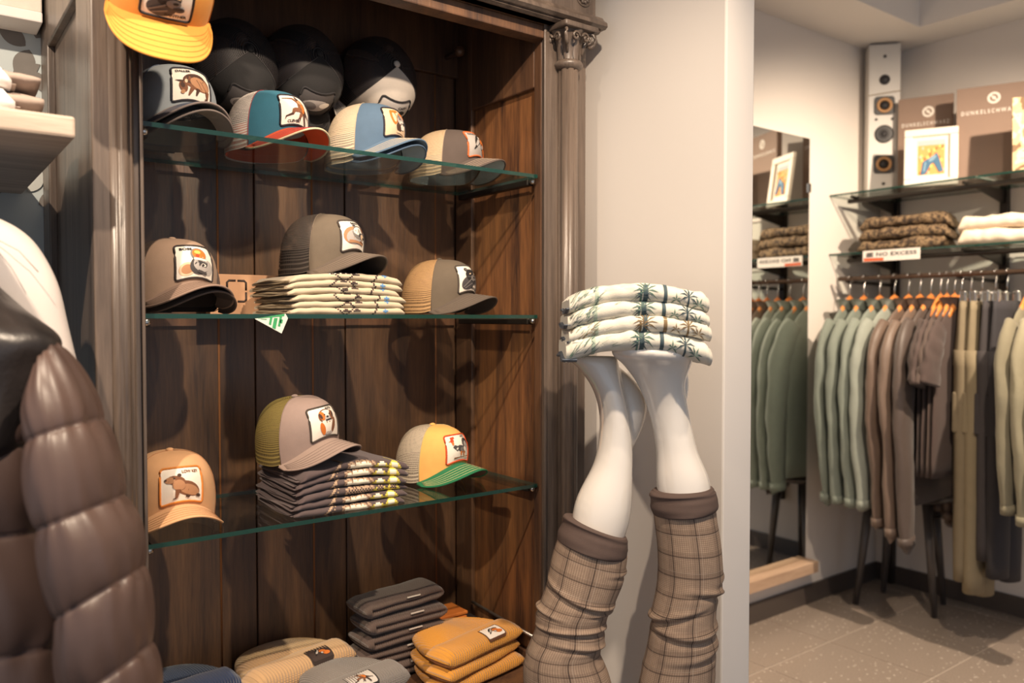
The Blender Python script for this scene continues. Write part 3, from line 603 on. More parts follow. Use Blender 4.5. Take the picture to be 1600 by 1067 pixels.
# lowest shelf
make_cap('tan cap with capybara patch reading LOW KEY on the lowest shelf', X_(264, 1.57), 1.58, Z3, D(0), srgb(208, 160, 116), srgb(200, 156, 116), srgb(212, 164, 120), srgb(120, 92, 70), srgb(206, 124, 50), 'w', 'capybara', 'LOW KEY', (.2, .36), .42, meshy=False, wcol='br', H=.134, stitch=srgb(176, 128, 90))
make_cap('grey suede cap with bulldog patch and olive net on the dark shirts', X_(468, 1.57), 1.58, Z3+.084, D(20), srgb(150, 130, 122), srgb(140, 124, 70), srgb(150, 130, 120), srgb(96, 82, 78), srgb(66, 58, 52), 'w', 'bulldog', 'BUTCH', (.2, .4), .26, dense=True, tilt=(0, D(-6)))
make_cap('orange cap with rooster patch and green bill on the lowest shelf', X_(677, 1.62), 1.63, Z3, D(15), srgb(240, 178, 98), srgb(214, 198, 176), srgb(30, 112, 72), srgb(96, 74, 62), srgb(206, 74, 30), 'w', 'rooster', 'ROOSTER', (.22, .40), .24, dense=True, stitch=srgb(210, 196, 140))
# ================================================================== folded garments
def fold_fn(w_, d_, h_, seed, bend=lambda x: 0., ends=.35, rough=.0016, hv=.12, slope=0.):
    # returns fn(x in 0..1 across, s in 0..1 around the section) and a front mapping in metres
    def thick(x):
        e = min(x, 1-x)/.06
        return h_*(1 + hv*nz(x*3.1, seed, 1.7))*(lerp(ends, 1, sm(e)))
    def base(x, yy): return bend(x) + slope*yy + .0012*nz(x*6, yy*30, seed+5)
    def sec(x, s_):
        hh = thick(x); r = min(h_*.62, d_*.2); d2 = d_*(1-.03*nz(x*4, seed, 3))
        yo = .004*nz(x*2.5, seed, 9) + (.006 if min(x, 1-x) < .02 else 0)
        if s_ < .3:      # front arc, bottom to top
            an = lerp(-PI/2, PI/2, s_/.3); y = r*(1-math.cos(an)); z = hh/2*(1+math.sin(an))
        elif s_ < .5: y = lerp(r, d2-r, (s_-.3)/.2); z = hh
        elif s_ < .8: an = lerp(PI/2, -PI/2, (s_-.5)/.3); y = d2-r+r*math.cos(an); z = hh/2*(1+math.sin(an))
        else: y = lerp(d2-r, r, (s_-.8)/.2); z = 0
        n_ = rough*nz(x*14, y*60+s_*2, seed)
        return Vector(((x-.5)*w_, y+yo-n_, z + base(x, y) + n_*.6))
    return sec
def folded(name, root_or_none, w_, d_, h_, seed, m, loc=(0, 0, 0), yaw=0., label=None, cat='shirt', group=None, bend=lambda x: 0., ends=.35, layers=2, lm=None, pr=None, rough=.0016, hv=.12, nx=40, lay_side=-1, slope=0.):
    sec = fold_fn(w_, d_, h_, seed, bend, ends, rough, hv, slope)
    root = empty(name, loc, label, cat, group, (0, 0, yaw))
    b = MB(); b.grid(lambda s_, x: sec(x, s_), 30, nx, cu=True, su=.5, sv=w_, flip=True)
    for x in (0, 1):
        base_i = 0 if x == 0 else 30*nx; b.face([base_i+k for k in range(30)] if x == 0 else [base_i+k for k in range(30)][::-1], 0, None, False)
    body = b.build('folded_body', m, root)
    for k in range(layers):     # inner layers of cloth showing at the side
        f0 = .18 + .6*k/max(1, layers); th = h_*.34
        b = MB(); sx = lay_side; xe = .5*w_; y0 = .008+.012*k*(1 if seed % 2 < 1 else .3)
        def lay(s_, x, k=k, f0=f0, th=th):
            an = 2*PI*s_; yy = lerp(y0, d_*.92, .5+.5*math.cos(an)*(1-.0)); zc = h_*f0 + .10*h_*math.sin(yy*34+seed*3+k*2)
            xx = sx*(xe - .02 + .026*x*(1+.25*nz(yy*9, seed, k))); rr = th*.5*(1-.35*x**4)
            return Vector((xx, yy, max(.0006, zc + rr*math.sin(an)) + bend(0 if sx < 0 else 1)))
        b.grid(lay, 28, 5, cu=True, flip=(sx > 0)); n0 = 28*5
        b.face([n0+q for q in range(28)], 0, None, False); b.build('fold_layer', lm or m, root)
    if pr:
        def fm(px, pq, off):      # px metres from the left, pq 0..1 up the front arc then onto the top
            x = px/w_; s_ = max(0., min(.48, pq*.3)); p = sec(x, s_); e = .004
            d1 = sec(min(1, x+e), s_)-sec(max(0, x-e), s_); d2 = sec(x, min(.499, s_+e))-sec(x, max(0, s_-e)); nn = d1.cross(d2)
            if nn.length == 0: nn = Vector((0, -1, 0))
            return p + nn.normalized()*off
        pr(root, fm)
    return root
def pixels(mb, cells, fm, cw, cq, x0, q0, off=.0007, sep=True):
    for cx, cy, mi in cells:
        g_ = .04 if sep else 0; xa, xb = x0+(cx+g_)*cw, x0+(cx+1-g_)*cw; qa, qb = q0+(cy+g_)*cq, q0+(cy+1-g_)*cq
        if qb <= .02 or qa >= 1.15: continue
        qa = max(.02, qa); qb = min(1.15, qb); qm = (qa+qb)/2
        i = len(mb.v); mb.v += [tuple(fm(xa, qa, off)), tuple(fm(xb, qa, off)), tuple(fm(xb, qm, off)), tuple(fm(xa, qm, off)), tuple(fm(xb, qb, off)), tuple(fm(xa, qb, off))]
        mb.face([i, i+1, i+2, i+3], mi); mb.face([i+3, i+2, i+4, i+5], mi)
ORD = ('bottom', 'second from the bottom', 'third from the bottom', 'third from the top', 'second from the top', 'top')
# cream shirts with little cross stitch print on the middle shelf
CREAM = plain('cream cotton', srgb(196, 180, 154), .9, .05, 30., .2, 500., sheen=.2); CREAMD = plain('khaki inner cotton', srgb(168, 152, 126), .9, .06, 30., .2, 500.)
PIX = [flat('dark brown thread', srgb(58, 44, 42)), flat('blue thread', srgb(90, 140, 190)), flat('white thread', srgb(232, 226, 216))]
def cross_print(k):
    def pr(root, fm):
        b = MB(); cells = []; ph = (0, 3, 1, 4, 2, 5)[k]
        for row in range(9):
            t = (row + ph*3) % 14
            for sgn in (-1, 1):
                c = 14 + sgn*(t if t < 7 else 14-t); cells.append((c, row, 0))
            cells.append((30 + (t//2 if t < 8 else (14-t)//2), row, 0))
        for dx, dy in ((0, 0), (1, 0), (-1, 0), (0, 1), (2, 0), (1, 1)): cells.append((14+dx, 3+(k % 3)+dy, 0)); cells.append((20+dx, 3+(k % 2)+dy, 0))
        for dx, dy in ((0, 0), (1, 0), (-1, 0), (0, 1), (0, -1)): cells.append((37+dx, 3+(k*2) % 4+dy, 1))
        if k == 5:
            for c in range(6, 22): cells.append((c, 5, 0 if c % 3 else 2)); cells.append((c, 6, 2 if c % 4 == 0 else 0))
        pixels(b, cells, fm, .0038, .14, .055, .04); tag(b.build('print', PIX, root), kind='stuff')
    return pr
X0c = X_(541, 1.50)
for k in range(6):
    bz = lambda x, k=k: .010*(k/5)*math.sin(PI*x)**.8 - .003*(k/5)
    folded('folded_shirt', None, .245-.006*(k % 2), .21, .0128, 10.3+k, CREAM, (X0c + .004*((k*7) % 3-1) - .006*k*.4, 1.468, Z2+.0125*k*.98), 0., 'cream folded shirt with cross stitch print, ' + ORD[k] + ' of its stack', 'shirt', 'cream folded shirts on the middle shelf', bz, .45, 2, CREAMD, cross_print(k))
# dark shirts with pixel flower print on the lowest shelf
DK = plain('dark plum brown cotton', srgb(86, 72, 72), .88, .05, 30., .2, 500., sheen=.2)
PX2 = [flat('tan pixel thread', srgb(178, 150, 124)), flat('cream pixel thread', srgb(236, 228, 206)), flat('yellow pixel thread', srgb(226, 206, 92)), flat('brown pixel thread', srgb(126, 98, 82))]
def flower_print(k):
    def pr(root, fm):
        b = MB(); cells = []; rnd = random.Random(k)
        for row in range(8):
            for d_ in (0, 1): cells.append((2+row+d_+(k % 2)*2, row, 0))
            if row % 2: cells.append((8+row//2, row, 0))
        for c in range(15, 36):
            top = 6 - (1 if c % 4 == 0 else 0) - abs(c-25)//5
            for row in range(1, top+1):
                mi = 1 if (17 <= c <= 32 and row <= top-2) else (0 if (c+row) % 3 else 3)
                cells.append((c, row, mi))
        for c0, hh in ((40, 4), (50, 7)):
            for c in range(c0-5, c0+6):
                top = hh - abs(c-c0)*hh//7
                for row in range(0, top+1): cells.append((c, row, 2 if (abs(c-c0) > 2 or row > 4 or row < 2) else 1))
        if k in (2,): cells = [(c, r, 0 if mi == 1 else mi) for c, r, mi in cells if mi != 1 or (c+r) % 2]
        pixels(b, cells, fm, .0030, .14, .050, .02, .0007, False); tag(b.build('print', PX2, root), kind='stuff')
    return pr
X0d = X_(548, 1.47)
for k in range(6):
    bz = lambda x, k=k: .018*(k/5)*math.sin(PI*min(1, x*1.05))**.8 - .0*(k/5) + .006*max(0, x-.8)*k/5
    folded('folded_shirt', None, .235+.004*((k*5) % 3), .22, .0135, 31.7+k*1.37, DK, (X0d+.003*((k*4) % 3-1)+.0015*k, 1.458, Z3+.0132*k), D(-2+1.5*(k % 3)), 'dark plum folded shirt with yellow pixel print, ' + ORD[k] + ' of its stack', 'shirt', 'dark folded shirts on the lowest shelf', bz, .35, 2, DK, flower_print(k), rough=.0026, hv=.25)
# tan belt box with a buckle outline behind the gorilla cap
p = at_y(375, 500, 1.70)
bx_ = empty('belt_box', (p.x, 1.72, Z2), 'tan card box with a dark buckle outline behind the cream shirts', 'box')
b = MB(); b.box(-.055, .095, 0, .03, 0, .085); b.build('carton', plain('tan card', srgb(204, 158, 122), .8, .04), bx_, .001)
b = MB()
for sx in (-1, 1):
    pts = [(-.002+.0, .022), (-.016, .022), (-.020, .018), (-.020, .002)]
    for sz in (-1, 1): b.tube([(x*(1 if sx < 0 else -1)-.02+.02, -.0006, .05+z*sz) for x, z in pts], .0022, 6, r2=.0006, up=(0, 1, 0))
b.build('buckle_print', plain('dark brown print', srgb(60, 46, 40)), bx_)
# folded green price ticket under the middle shelf edge
b = MB(); pa = [at_y(u, v_, FY-.004) for u, v_ in ((398, 498), (446, 490), (450, 497), (440, 521))]
for q in (0, .0006):
    for p_ in pa: b.v.append((p_.x, p_.y+q+(.03 if False else 0), p_.z))
b.face([0, 3, 2, 1], 0, None, False); b.face([4, 5, 6, 7], 0, None, False)
for i in range(4): j = (i+1) % 4; b.face([i, j, 4+j, 4+i], 0, None, False)
tk = tag(b.build('paper_ticket', plain('white ticket paper', srgb(212, 214, 204), .8)), 'small white and green paper ticket hanging below the middle glass shelf', 'ticket')
b = MB(); A_, B_, C3, E_ = pa
def tq(s_, t): return lerp(lerp(A_, B_, s_), lerp(A_, E_, s_), t) + Vector((0, -.0006, 0))
for s0, s1, t0, t1 in ((.1, .97, .0, .12), (.5, .58, .1, .8), (.64, .76, .2, .95), (.82, .9, .1, .7), (.2, .4, .3, .38), (.86, .95, .3, .5)):
    i = len(b.v); b.v += [tuple(tq(s0, t0)), tuple(tq(s0, t1)), tuple(tq(s1, t1)), tuple(tq(s1, t0))]; b.face([i, i+1, i+2, i+3], 0, None, False)
b.build('ticket_print', plain('green ink', srgb(52, 150, 92)), tk)
# ================================================================== beanies on the cabinet floor
def knit(name, col, ribs=36.):
    key = ('knit', col, ribs)
    if key in MATS: return MATS[key]
    m, nt, pr = _new(name); MATS[key] = m
    pr.inputs['Base Color'].default_value = c4(col); pr.inputs['Roughness'].default_value = .95; pr.inputs['Sheen Weight'].default_value = .3
    uv = N(nt, 'ShaderNodeUVMap'); sx = N(nt, 'ShaderNodeSeparateXYZ'); L(nt, uv.outputs[0], sx.inputs[0])
    def wave(out, fq):
        mu = N(nt, 'ShaderNodeMath', operation='MULTIPLY'); L(nt, out, mu.inputs[0]); mu.inputs[1].default_value = PI*fq
        si = N(nt, 'ShaderNodeMath', operation='SINE'); L(nt, mu.outputs[0], si.inputs[0]); ab = N(nt, 'ShaderNodeMath', operation='ABSOLUTE'); L(nt, si.outputs[0], ab.inputs[0]); return ab.outputs[0]
    a_ = wave(sx.outputs[1], ribs); c_ = wave(sx.outputs[0], 70.)
    ma = N(nt, 'ShaderNodeMath', operation='MULTIPLY_ADD'); L(nt, c_, ma.inputs[0]); ma.inputs[1].default_value = .25; L(nt, a_, ma.inputs[2])
    bu = N(nt, 'ShaderNodeBump', Strength=1., Distance=.0022); L(nt, ma.outputs[0], bu.inputs['Height']); L(nt, bu.outputs[0], pr.inputs['Normal'])
    return m
def beanie(loc, yaw, col, label, group=None, patch=None, w_=.20, ln=.19, th=.032, cuff=.075, seed=1., dome=True, ribs=36):
    root = empty('knit_beanie', loc, label, 'beanie', group, (0, 0, yaw)); m = knit('ribbed knit', col)
    def rib(x, a=.0028): return a*abs(math.sin(PI*x*ribs))
    def hump(x): return th*(1-.55*abs(2*x-1)**3)
    if dome:
        def dm(s_, x):
            xx = 2*x-1; wl = math.sqrt(max(0., 1-abs(xx)**2.4)); an = 2*PI*s_
            y = lerp(cuff*.5, cuff*.4+ (ln-cuff*.4)*wl, .5-.5*math.cos(an)); hz = th*.5*(.25+.75*wl)
            rr = rib(x + .03*(y/ln)*xx)
            return Vector((xx*w_*.5*(1-.0*y), y, th*.52 + (hz+rr)*math.sin(an)*(1-.25*(y/ln)**3)))
        b = MB(); b.grid(dm, 28, ribs*4, cu=True); b.build('crown', m, root)
    def cf(s_, x):
        xx = 2*x-1; an = 2*PI*s_; e = lerp(.12, 1, math.sqrt(min(1, (1-abs(xx))/.16))); yy = cuff*.5-cuff*.5*math.cos(an)
        r_ = abs(math.sin(an))**.62*(1 if math.sin(an) >= 0 else -1)
        hz = th*.56*e; rr = rib(x)*(1 if math.sin(an) > -.3 else 0)
        p = Vector((xx*w_*.52, yy - rr*math.cos(an)*-1*(.6) - .003*nz(x*3, seed), th*.56 + (hz+rr)*r_ + .002*nz(x*4, seed, 4)))
        return p
    b = MB(); b.grid(cf, 32, ribs*4, cu=True); n_ = 32
    b.face(list(range(n_)), 0, None, False); b.face([n_*ribs*4+k for k in range(n_)][::-1], 0, None, False); cu_ = b.build('cuff', m, root)
    if patch:
        bord, field, em, px, pw, ph = patch
        def pf(x, y, off):
            X = px + x*pw; s_ = .5 - .22 + 0; t = (y+.5)
            an = lerp(.22, .44, 1-t) if False else lerp(.5, 2.3, 0)
            yy = lerp(.004, .046, t)*ph; c = 1-yy/(cuff*.5); an = math.acos(max(-1, min(1, c))); z = th*.56 + (th*.56+.0014)*abs(math.sin(an))**.62
            return Vector((X, yy - off, z + off))
        cuts = ([-.3, -.1, .1, .3], [-.4, -.3, -.2, -.1, 0, .1, .2, .3, .4])
        b = MB(); b.polys([(rrect(1.12, 1.16, .1), 0)], pf, .0008, 0, cuts); po = b.build('patch', plain('beanie patch border', bord), root)
        b = MB(); b.polys([(rrect(1, 1, .06), 0)], pf, .0012, 0, cuts); b.build('patch_field', plain('beanie patch field', field), po)
        b = MB(); b.polys([([(x*.9, y*.9) for x, y in p], mi) for p, mi in ART[em]], pf, .0016, .0001, cuts); b.build('emblem', [cm_(k) for k in CK], po)
    return root
MUST = srgb(224, 154, 54); CHAR = srgb(92, 74, 66)
pz = ZB+.001
LV = ('bottom', 'second', 'third', 'fourth', 'fifth')
def bstack(u, Y, n_, th, col, what, group, toplabel, patch, yaw, dx=.002, **kw):
    x = X_(u, Y)
    for k in range(n_):
        top = k == n_-1
        beanie((x+dx*((k*3) % 3-1), Y+dx*((k*2) % 3), pz+th*.96*k), yaw+D(2.5*((k*2) % 3)), col, toplabel if top else what + ' ribbed beanie, ' + LV[k] + ' from the bottom of its stack', group, patch if top else None, th=th if not top else th*1.18, seed=2.+k+u*.01, **kw)
bstack(300, 1.62, 2, .041, srgb(56, 70, 104), 'navy blue', 'stacked navy beanies', 'navy blue ribbed beanie with red edged patch, on top at the lower left', (srgb(214, 74, 36), srgb(226, 216, 200), 'dark', -.05, .055, .8), D(4))
bstack(484, 1.60, 2, .043, srgb(208, 168, 122), 'beige', 'stacked beige beanies', 'beige ribbed beanie with small dark animal patch on top of its stack', (srgb(52, 40, 36), srgb(60, 46, 42), 'goat', .035, .05, .75), D(8), w_=.235, ln=.2)
bstack(580, 1.45, 2, .040, srgb(134, 126, 120), 'grey melange', 'stacked grey beanies', 'grey melange ribbed beanie with black edged patch on top, in the foreground', (srgb(38, 34, 36), srgb(206, 198, 190), 'raptor', -.01, .06, .85), D(6))
bstack(764, 1.46, 3, .032, MUST, 'mustard', 'stacked mustard beanies', 'mustard ribbed beanie with animal patch on top of the yellow stack', (srgb(96, 60, 40), srgb(236, 226, 216), 'goat', .035, .054, .8), D(10), w_=.235, ln=.2)
# charcoal stack of folded beanies, each doubled over
cxh = X_(640, 1.60)
for k in range(5):
    root = empty('knit_beanie', (cxh-.003*((k*5) % 3), 1.60+.003*((k*2) % 3), pz+.0365*k), ('charcoal ribbed folded beanie on top of the dark stack' if k == 4 else 'charcoal ribbed folded beanie, ' + LV[k] + ' from the bottom of the dark stack'), 'beanie', 'stacked charcoal beanies', (0, 0, D(2+4*((k*3) % 3))))
    m = knit('ribbed knit', CHAR, 38.)
    def cf(s_, x, k=k):
        # one S-shaped closed section: two rounded lobes joined at the left fold
        an = 2*PI*s_; xx = 2*x-1; e = lerp(.15, 1, math.sqrt(min(1, (1-abs(xx))/.16))); rr = .0027*abs(math.sin(PI*x*38))
        r_ = abs(math.sin(an))**.8*(1 if math.sin(an) >= 0 else -1); c_ = abs(math.cos(an))**.7*(1 if math.cos(an) >= 0 else -1)
        pinch = 1
        y = .048-.048*c_; z = .0205 + (.0200*e+rr)*r_
        if c_ > 0: y += .012*math.exp(-((z-.0205)/.005)**2)*e*(1 if xx > -.86 else 0)   # groove between the lobes
        return Vector((xx*.104, y - rr*c_, z*.9 + .0022*nz(x*3, k*2.7, 1) + .006*(xx+1)*.5*(k == 4)))
    b = MB(); b.grid(cf, 44, 176, cu=True); b.face(list(range(44)), 0, None, False); b.face([44*176+i for i in range(44)][::-1], 0, None, False); b.build('folded_knit', m, root)
    b = MB(); b.box(.0, .035, -.0026, -.0002, .033, .0355); b.build('care_tag', plain('white satin tag', srgb(206, 198, 188)), root)
# black card box with orange packets, behind the mustard beanies
zt_b = at_y(750, 968, 1.66).z
tag(boxo('card_box', X_(700, 1.66), IX1-.012, 1.60, 1.74, pz, zt_b, plain('black card', srgb(52, 46, 46), .5), None, .003), 'black card box standing behind the mustard beanies', 'box')
x_ = X_(712, 1.68)
for k in range(3): tag(boxo('paper_envelope', x_-.05-.004*k, x_+.022-.003*(k % 2), 1.66, 1.735, zt_b+.001+.011*k, zt_b+.001+.011*k+.008, plain('orange paper', srgb(216, 124, 52), .7), None, .002), 'orange paper packet behind the charcoal beanies, ' + ('lowest', 'middle', 'uppermost')[k] + ' of three', 'packet', 'orange paper packets')
# ================================================================== mannequin legs
MD = 1.55
POR = plain('glossy white mannequin', srgb(232, 226, 218), .16, .01, 5., 0, spec=.6, coat=.4)
vfw = RC @ Vector((0, 0, -1)); vrt = RC @ Vector((1, 0, 0)); vup = RC @ Vector((0, 1, 0))
def pair_rings(pairs, wid, dep, n=32, sub=6, mod=None, off=None):
    # pairs of (left, right) image points at a real depth -> elliptical rings round the limb
    Ls = [at_d(a[0], a[1], dp) for (a, b_), dp in zip(pairs, dep)]; Rs = [at_d(b_[0], b_[1], dp) for (a, b_), dp in zip(pairs, dep)]
    rs = []; K = (len(pairs)-1)*sub
    for k in range(K+1):
        t = k/K; l = interp(Ls, t); r = interp(Rs, t); wd = interp(wid, t); c = (l+r)/2; e1 = (r-l)/2; e2 = vfw
        ring = []
        for q in range(n):
            an = 2*PI*q/n; f = mod(t, an) if mod else 0.
            e1n = e1.normalized()
            ring.append(c + e1*math.cos(an) + e2*wd*math.sin(an) + (e1n*math.cos(an)+e2*math.sin(an))*f)
        rs.append(ring)
    return rs
man = empty('mannequin_legs', at_z(990, 1400, 0), 'upturned glossy white mannequin legs in checked trousers beside the cabinet', 'mannequin')
right = [((1030, 1180), (1080, 1180)), ((1045, 980), (1090, 980)), ((1042, 870), (1098, 870)), ((1027, 765), (1110, 765)), ((1025, 700), (1088, 700)), ((1014, 645), (1073, 628)), ((996, 600), (1070, 598)), ((974, 570), (1078, 574)), ((958, 556), (1082, 562)), ((955, 546), (1084, 553)), ((958, 539), (1080, 545))]
left = [((880, 1180), (930, 1180)), ((880, 980), (930, 990)), ((890, 880), (950, 905)), ((897, 790), (983, 815)), ((928, 722), (988, 735)), ((937, 670), (987, 690)), ((934, 632), (980, 640)), ((922, 600), (972, 604)), ((902, 574), (968, 580)), ((889, 562), (966, 566)), ((888, 555), (964, 556))]
def heel_tube(b, pts, rad, dp):
    P = [at_d(u, v_, d_) for (u, v_), d_ in zip(pts, dp)]; K = 24; path = [interp(P, k/K) for k in range(K+1)]; rr = [interp(rad, k/K) for k in range(K+1)]
    b.tube(path, rr, 24, up=vrt)
for prs, wd, dps, hp, hr, hd in (
    (right, [.035, .035, .04, .052, .042, .04, .046, .055, .06, .06, .05], [MD, MD, MD, MD, MD, MD-.004, MD-.015, MD-.03, MD-.045, MD-.05, MD-.05], [(1040, 565), (1052, 585), (1054, 612), (1050, 650), (1056, 700), (1062, 750)], [.022, .028, .027, .022, .019, .012], [MD+.02, MD+.045, MD+.05, MD+.035, MD+.02, MD+.01]),
    (left, [.035, .035, .04, .052, .042, .04, .044, .05, .05, .05, .042], [MD+.02]*11, [(945, 580), (968, 605), (984, 630), (984, 658), (970, 700), (952, 760)], [.024, .031, .033, .028, .022, .014], [MD+.03, MD+.045, MD+.055, MD+.05, MD+.035, MD+.02])):
    b = MB(); b.rings(pair_rings(prs, wd, dps)); heel_tube(b, hp, hr, hd); lo = b.build('leg', POR, man, 0, 0, True)
    rm = lo.modifiers.new('remesh', 'REMESH'); rm.mode = 'VOXEL'; rm.voxel_size = .0045; rm.use_smooth_shade = True
    sm_ = lo.modifiers.new('smooth', 'SMOOTH'); sm_.factor = .5; sm_.iterations = 10
PLAID = plaid('brown checked wool'); CUFF = plain('dark brown lining cloth', srgb(84, 68, 62), .85, .08, 60., .2, 600.)
def folds(seed, lst):
    def f(t, an):
        s_ = .0
        for (tc, slope, wd, amp, ph) in lst:
            d_ = t - tc - slope*math.sin(an+ph)
            g = math.exp(-(d_/wd)**2); k_ = 1.35*max(0., .30+.70*math.cos(an-ph*2.3+seed))
            s_ += k_*(amp*g - amp*.8*math.exp(-((d_-wd*1.6)/wd)**2))
        return s_ + .0015*nz(t*9, an, seed)
    return f
flR = folds(1., [(.27, .024, .014, .003, 3.6), (.33, .03, .014, .0048, .4), (.40, -.034, .015, .005, 1.9), (.47, .034, .016, .0042, 2.6), (.57, -.03, .018, .003, .2), (.68, .03, .022, .0025, 1.)])
trR = [((1021, 800), (1117, 792)), ((1027, 850), (1125, 850)), ((1028, 905), (1128, 905)), ((1018, 960), (1118, 950)), ((1012, 1010), (1118, 1000)), ((1000, 1060), (1116, 1055)), ((990, 1120), (1118, 1120)), ((975, 1240), (1125, 1240))]
trR = [(b_, a_) if False else (a_, b_) for a_, b_ in trR]
tro = empty('checked_trousers', at_z(985, 1420, 0), 'brown checked trousers with rolled dark hems worn on the mannequin legs', 'trousers')
b = MB(); b.rings(pair_rings(trR, [.062, .064, .066, .066, .068, .07, .075, .08], [MD]*8, 64, 26, flR), True, 0, .36, .56); tR = b.build('trouser_leg', PLAID, tro, 0, 0, True)
trL = [((872, 838), (980, 868)), ((862, 872), (974, 905)), ((852, 920), (958, 945)), ((838, 955), (948, 965)), ((836, 985), (944, 1000)), ((822, 1020), (938, 1020)), ((818, 1060), (955, 1065)), ((830, 1200), (980, 1200))]
flL = folds(7., [(.10, .022, .012, .0035, 3.4), (.25, .034, .014, .0045, 2.4), (.33, -.03, .014, .0045, .6), (.42, .03, .015, .005, 1.4), (.50, -.028, .015, .0045, 2.4), (.60, .026, .02, .003, 0.), (.70, -.02, .024, .0025, 1.)])
b = MB(); b.rings(pair_rings(trL, [.062, .064, .066, .066, .068, .07, .075, .08], [MD+.01]*8, 64, 26, flL), True, 0, .36, .52); tL = b.build('trouser_leg', PLAID, tro, 0, 0, True)
cw_ = folds(3., [(.3, .08, .1, .0025, .3), (.7, -.08, .1, .002, 1.2)])
for prs, dp, par in (([((1021, 766), (1112, 760)), ((1017, 772), (1115, 764)), ((1016, 785), (1118, 772)), ((1020, 802), (1119, 793)), ((1028, 804), (1114, 797))], MD, tR), ([((886, 805), (974, 838)), ((882, 806), (979, 840)), ((876, 820), (980, 850)), ((870, 840), (976, 872)), ((878, 843), (970, 872))], MD+.01, tL)):
    b = MB(); b.rings(pair_rings(prs, [.055, .062, .066, .068, .062], [dp]*5, 48, 8, cw_)); b.build('rolled_hem', CUFF, par)
# ------------------------------------------------------------------ palm print shirts carried on the feet
PALM = plain('white printed cotton', srgb(226, 220, 204), .85, .06, 12., .2, 500., sheen=.2)
PP = [flat('green palm ink', srgb(96, 124, 110)), flat('dark teal ink', srgb(66, 84, 90)), flat('olive brown ink', srgb(130, 108, 76)), flat('pale green wash', srgb(176, 190, 172))]
def palm_print(k):
    def pr(root, fm):
        b = MB(); g, d_ = ((2, 2) if k == 1 else (0, 1)); it = []
        def frond(cx, cy, n_, ln, mi):
            for q in range(n_):
                a = PI*(-.12+1.24*q/(n_-1)); sx, sy = ln*math.cos(a), ln*math.sin(a)/.048
                px, py = -math.sin(a)*.0013, math.cos(a)*.0013/.048
                dr = -.1*abs(math.cos(a))
                it.append(([(cx, cy), (cx+sx*.5+px, cy+sy*.5+py), (cx+sx, cy+sy+dr), (cx+sx*.5-px, cy+sy*.5-py)], mi))
        W_ = .245
        for x0 in (.05, .185): it.append(([(x0, .03), (x0+.0075, .03), (x0+.0075, 1.12), (x0, 1.12)], d_ if x0 > .1 else 3))
        it.append(([(.145, .05), (.154, .05), (.154, .8), (.145, .8)], 1)); it.append(([(.138, .05), (.142, .05), (.142, .6), (.138, .6)], g))
        frond(.150, .55, 9, .026, g); frond(.145, .4, 7, .018, d_)
        it.append(([(.232, .05), (.236, .05), (.237, .75), (.233, .75)], d_)); frond(.235, .55, 7, .02, d_); frond(.255, .3, 6, .016, g); frond(.21, .35, 5, .012, g)
        rnd = random.Random(k)
        for q in range(60):
            x = rnd.uniform(.004, .055); y = rnd.uniform(.05, .95); it.append((seg(x, y, x+rnd.uniform(.006, .02), y+rnd.uniform(-.1, .25), .0014, .0003), rnd.choice((g, 3, d_))))
        for q in range(16):
            x = rnd.uniform(.06, .13); y = rnd.uniform(.05, .9); it.append((seg(x, y, x+rnd.uniform(.01, .03), y+rnd.uniform(-.1, .12), .0012, .0004), rnd.choice((g, 3))))
        b.polys([([(max(.001, min(W_-.001, x*.9)), max(.02, min(1.3, y))) for x, y in p], mi) for p, mi in it], fm, .0007, .00001, ([q*.012 for q in range(1, 23)], [.15, .3, .45, .6, .75, .9, 1.05]))
        tag(b.build('palm_print', PP, root), kind='stuff')
    return pr
p0 = at_d(985, 543, MD)
YW = -YAW
for k in range(4):
    def bz(x, k=k): return .020*math.sin(PI*min(1, .08+x*.92))**.9 - .010 - .012*(1-x)**2*(k > 0) - (.008*max(0, abs(x-.5)-.25)*4 if k == 0 else 0) - .004*x*x*(k > 1)
    hh = (.041, .031, .032, .033)[k]; zk = (0, .036, .064, .092)[k]
    off = (-.0, .002, -.001, .0)[k]; wk = (.285, .278, .276, .272)[k]
    pos = p0 - vfw*.115 + vrt*off; pos.z = p0.z - .012 + zk
    folded('folded_palm_shirt', None, wk*.915, .23, hh, 51.3+k*1.9, PALM, pos, YW, ('bottom', 'second from the bottom', 'third from the bottom', 'top')[k] + ' white palm print shirt of the stack on the mannequin feet', 'shirt', 'palm print shirts on the mannequin feet', bz, .8, 1, plain('dark blue grey inner cloth', srgb(96, 104, 116), .85), palm_print(k), rough=.004, hv=.2, nx=60)
